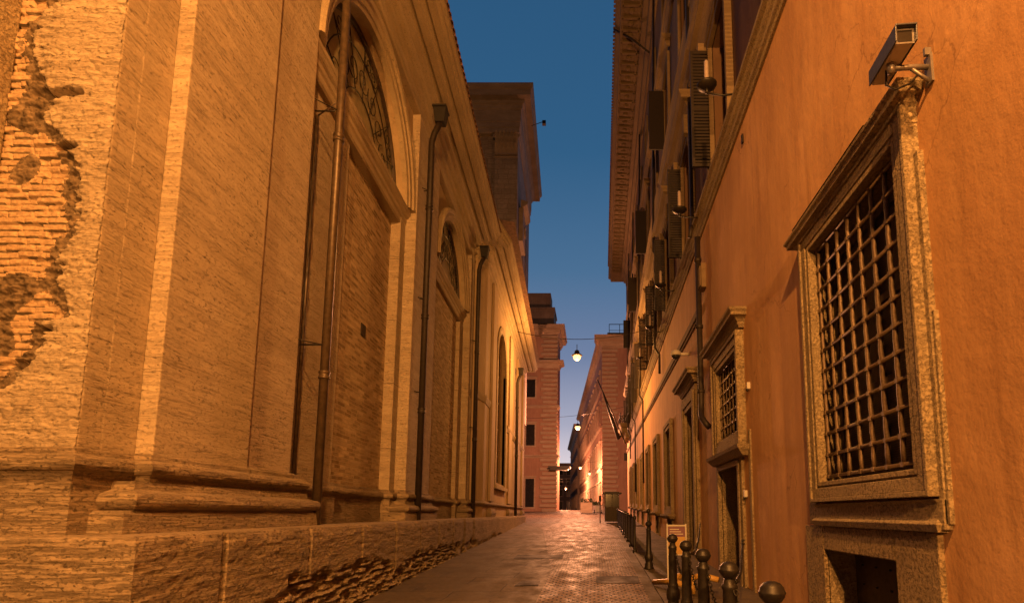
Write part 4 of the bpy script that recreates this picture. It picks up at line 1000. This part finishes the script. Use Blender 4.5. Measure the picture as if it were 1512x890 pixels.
aw = MB(); aw.box(-6.5, -3.3, 79.2, 81.0, 8.1, 8.35); aw.box(-6.3, -3.6, 79.4, 81, 7.8, 8.1); o = aw.build('wall_canopy', IRON, None, loc=(-5, 80.5, 8)); tag(o, 'dark flat canopy jutting from the corner of the pink palace', 'canopy')
# little street furniture at the crossing
def planter(x, y, w, h, m, nm, lab, cat):
    t = thing(nm, lab, cat, (x, y, gz(y))); b = MB(); b.box(x - w, x + w, y - .35, y + .35, gz(y) + .04, gz(y) + h); b.build('box', m, t, bevel=.04)
    b = MB(); b.box(x - w - .04, x + w + .04, y - .39, y + .39, gz(y) + h, gz(y) + h + .06); b.build('rim', m, t)
    b = MB()
    for i in range(120):
        q = Vector((random.uniform(-w, w), random.uniform(-.3, .3), random.uniform(0, .5))); c0 = Vector((x, y, gz(y) + h + .05)) + q
        d1 = Vector([random.uniform(-.12, .12) for _ in range(3)]); d2 = Vector([random.uniform(-.12, .12) for _ in range(3)]); b.quad(c0 - d1, c0 + d2, c0 + d1, c0 - d2)
    b.build('foliage', GREEN, t, recalc=False)
planter(-.8, 70, .75, 1.3, PINKQ, 'planter', 'large boxy stone planter at the far crossing, left of the other street clutter', 'planter')
planter(.5, 74, .5, .9, GREYM, 'planter', 'smaller grey planter at the far crossing beside the banded corner', 'planter')
def scooter(x, y, lab):
    t = thing('scooter', lab, 'scooter', (x, y, gz(y)), 'scooters parked at the far crossing'); z = gz(y)
    for dy in (-.6, .6):
        b = MB(); b.tube([(x, y + dy + .2 * math.cos(a), z + .24 + .2 * math.sin(a)) for a in [2 * PI * k / 12 for k in range(13)]], .055, 6); b.build('wheel', IRON, t)
    b = MB(); b.box(x - .15, x + .15, y, y + .75, z + .3, z + .7); b.box(x - .17, x + .17, y - .5, y + .2, z + .22, z + .32); b.add([(x - .2, y - .45, z + .25), (x + .2, y - .45, z + .25), (x + .17, y - .62, z + .95), (x - .17, y - .62, z + .95)], [(0, 1, 2, 3)]); b.build('body', simple('scooter_paint', (.3, .25, .25), .3), t, bevel=.04)
    b = MB(); b.box(x - .13, x + .13, y, y + .7, z + .72, z + .8); b.build('seat', IRON, t, bevel=.03)
    b = MB(); b.tube([(x - .33, y - .5, z + 1.05), (x + .33, y - .5, z + 1.05)], .02, 6); b.tube([(x, y - .52, z + .9), (x, y - .5, z + 1.05)], .03, 6); b.build('handlebar', IRON, t)
scooter(1.1, 67, 'parked scooter nearest the kiosk at the far crossing'); scooter(.2, 66.5, 'parked scooter between the planters and the kiosk')

# ---------------------------------------------------------------- street lamps hung on wires
def lamp(x, y, z, lab, w0, w1, power, col, m, rad=.16, wire=True):
    t = thing('street_lamp', lab, 'street lamp', (x, y, z), 'glowing street lamps hung over the street')
    b = MB(); b.lathe((x, y, z + .1), [(.05, .32), (.12, .28), (.16, .12), (.3, .02), (.31, 0), (.2, .0)][::-1], 16); b.build('hood', IRON, t)
    b = MB(); b.lathe((x, y, z), [(0, -rad), (rad * .7, -rad * .7), (rad, 0), (rad * .8, .09), (0, .1)], 14); b.build('globe', m, t)
    if wire:
        b = MB(); n = 16; pts = []
        for i in range(n + 1):
            u = i / n; p = Vector(w0).lerp(Vector(w1), u); pts.append(p - Vector((0, 0, .5 * 4 * u * (1 - u))))
        b.tube(pts, .018, 5); b.tube([(x, y, z + .4), (x, y, z + .75)], .02, 5); b.build('wire', IRON, t)
    L = bpy.data.lights.new('lamp_light', 'POINT'); L.energy = power; L.color = col; L.shadow_soft_size = .1
    lo = bpy.data.objects.new('lamp_light', L); COL.objects.link(lo); lo.parent = t; lo.location = (0, 0, -rad - .15)
    return t
OR = (1, .415, .095); PK = (1, .37, .165)
lamp(.1, -1.4, 9.6, 'glowing street lamp hung over the near end of the street, above the viewer', (-3.7, -1.4, 10.8), (2.5, -1.4, 10.9), 5200, OR, LAMPM)
lamp(.2, -11, 6.2, 'glowing street lamp hung over the street behind the viewer', (-3.7, -11, 7.4), (2.4, -11, 7.4), 10500, OR, LAMPM)
lamp(-.89, 30, 10.3, 'brightest hanging street lamp, over the middle of the street against the sky', (-4.3, 30, 11.8), (3.0, 30, 11.9), 2600, OR, LAMPM, .22)
lamp(-1.56, 56, 10.4, 'second hanging street lamp, smaller, below the brightest one', (-9.5, 60, 12.2), (3.2, 52.5, 11.9), 14000, PK, LAMPF, .3)
lamp(-2.0, 88, 8.85, 'glowing lamp on the left of the close pair by the far palace', (-9, 88, 10), (.9, 88, 9.9), 7000, PK, LAMPF, .26)
lamp(-.55, 92, 8.2, 'glowing lamp on the right of the close pair, near the far palace wall', (1, 92, 9), (.8, 93, 9), 900, PK, LAMPF, .24, False)
lamp(-7.9, 120, 8.2, 'tiny glowing lamp far down the street, left of the two farthest', (-11, 120, 9.5), (-1.5, 120, 9.5), 9000, PK, LAMPF, .26)
lamp(-6.0, 122, 7.0, 'tiny glowing lamp far down the street, right of the two farthest', (-11, 122, 9), (-1.5, 122, 9), 8000, PK, LAMPF, .26)

# ---------------------------------------------------------------- sky, sun, camera
wd = bpy.data.worlds.new('World'); C.world = wd; wd.use_nodes = True
nt = wd.node_tree; bg = nt.nodes['Background']
sky = nt.nodes.new('ShaderNodeTexSky'); sky.sky_type = 'NISHITA'; sky.sun_disc = False
sky.sun_elevation = math.radians(-3.5); sky.sun_rotation = math.radians(20); sky.ozone_density = 3.0; sky.air_density = 1.0; sky.dust_density = .6
tcn = nt.nodes.new('ShaderNodeTexCoord'); sp = nt.nodes.new('ShaderNodeSeparateXYZ'); nt.links.new(tcn.outputs['Generated'], sp.inputs[0])
rp = nt.nodes.new('ShaderNodeValToRGB'); cr = rp.color_ramp
stops = [(0.0, (.62, .47, .50)), (.08, (.74, .63, .66)), (.16, (.38, .38, .48)), (.28, (.155, .205, .33)), (.42, (.065, .15, .27)), (.58, (.028, .105, .215)), (1.0, (.014, .065, .155))]
while len(cr.elements) < len(stops): cr.elements.new(.5)
for e, (p, c) in zip(cr.elements, stops): e.position = p; e.color = c + (1,)
nt.links.new(sp.outputs['Z'], rp.inputs[0])
mr = nt.nodes.new('ShaderNodeMapRange'); mr.inputs['From Min'].default_value = -.5; mr.inputs['From Max'].default_value = .6; mr.inputs['To Min'].default_value = .05; mr.inputs['To Max'].default_value = .92; mr.interpolation_type = 'SMOOTHSTEP'
nt.links.new(sp.outputs['Y'], mr.inputs[0])
bg2 = nt.nodes.new('ShaderNodeBackground'); nt.links.new(rp.outputs[0], bg2.inputs[0]); nt.links.new(mr.outputs[0], bg2.inputs[1])
ads = nt.nodes.new('ShaderNodeAddShader'); nt.links.new(sky.outputs[0], bg.inputs[0]); bg.inputs[1].default_value = .15
nt.links.new(bg.outputs[0], ads.inputs[0]); nt.links.new(bg2.outputs[0], ads.inputs[1]); nt.links.new(ads.outputs[0], nt.nodes['World Output'].inputs[0])
SU = bpy.data.lights.new('sun', 'SUN'); SU.energy = .01; SU.angle = math.radians(.5); SU.color = (1, .8, .7)
so = bpy.data.objects.new('sun', SU); COL.objects.link(so); so.rotation_euler = (math.radians(88), 0, math.radians(-20 + 180))

cam = bpy.data.cameras.new('camera'); co = bpy.data.objects.new('camera', cam); COL.objects.link(co)
co.location = (0, 0, 1.5); co.rotation_euler = (math.radians(90 + 6.92), 0, 0)
cam.sensor_width = 36; cam.lens = 800 / 1512 * 36; cam.shift_x = (756 - 875) / 1512; cam.shift_y = (660 - 445) / 1512
cam.clip_end = 2000; cam.clip_start = .05
C.camera = co
C.view_settings.view_transform = 'Standard'; C.view_settings.look = 'None'; C.view_settings.exposure = .16; C.view_settings.gamma = 1
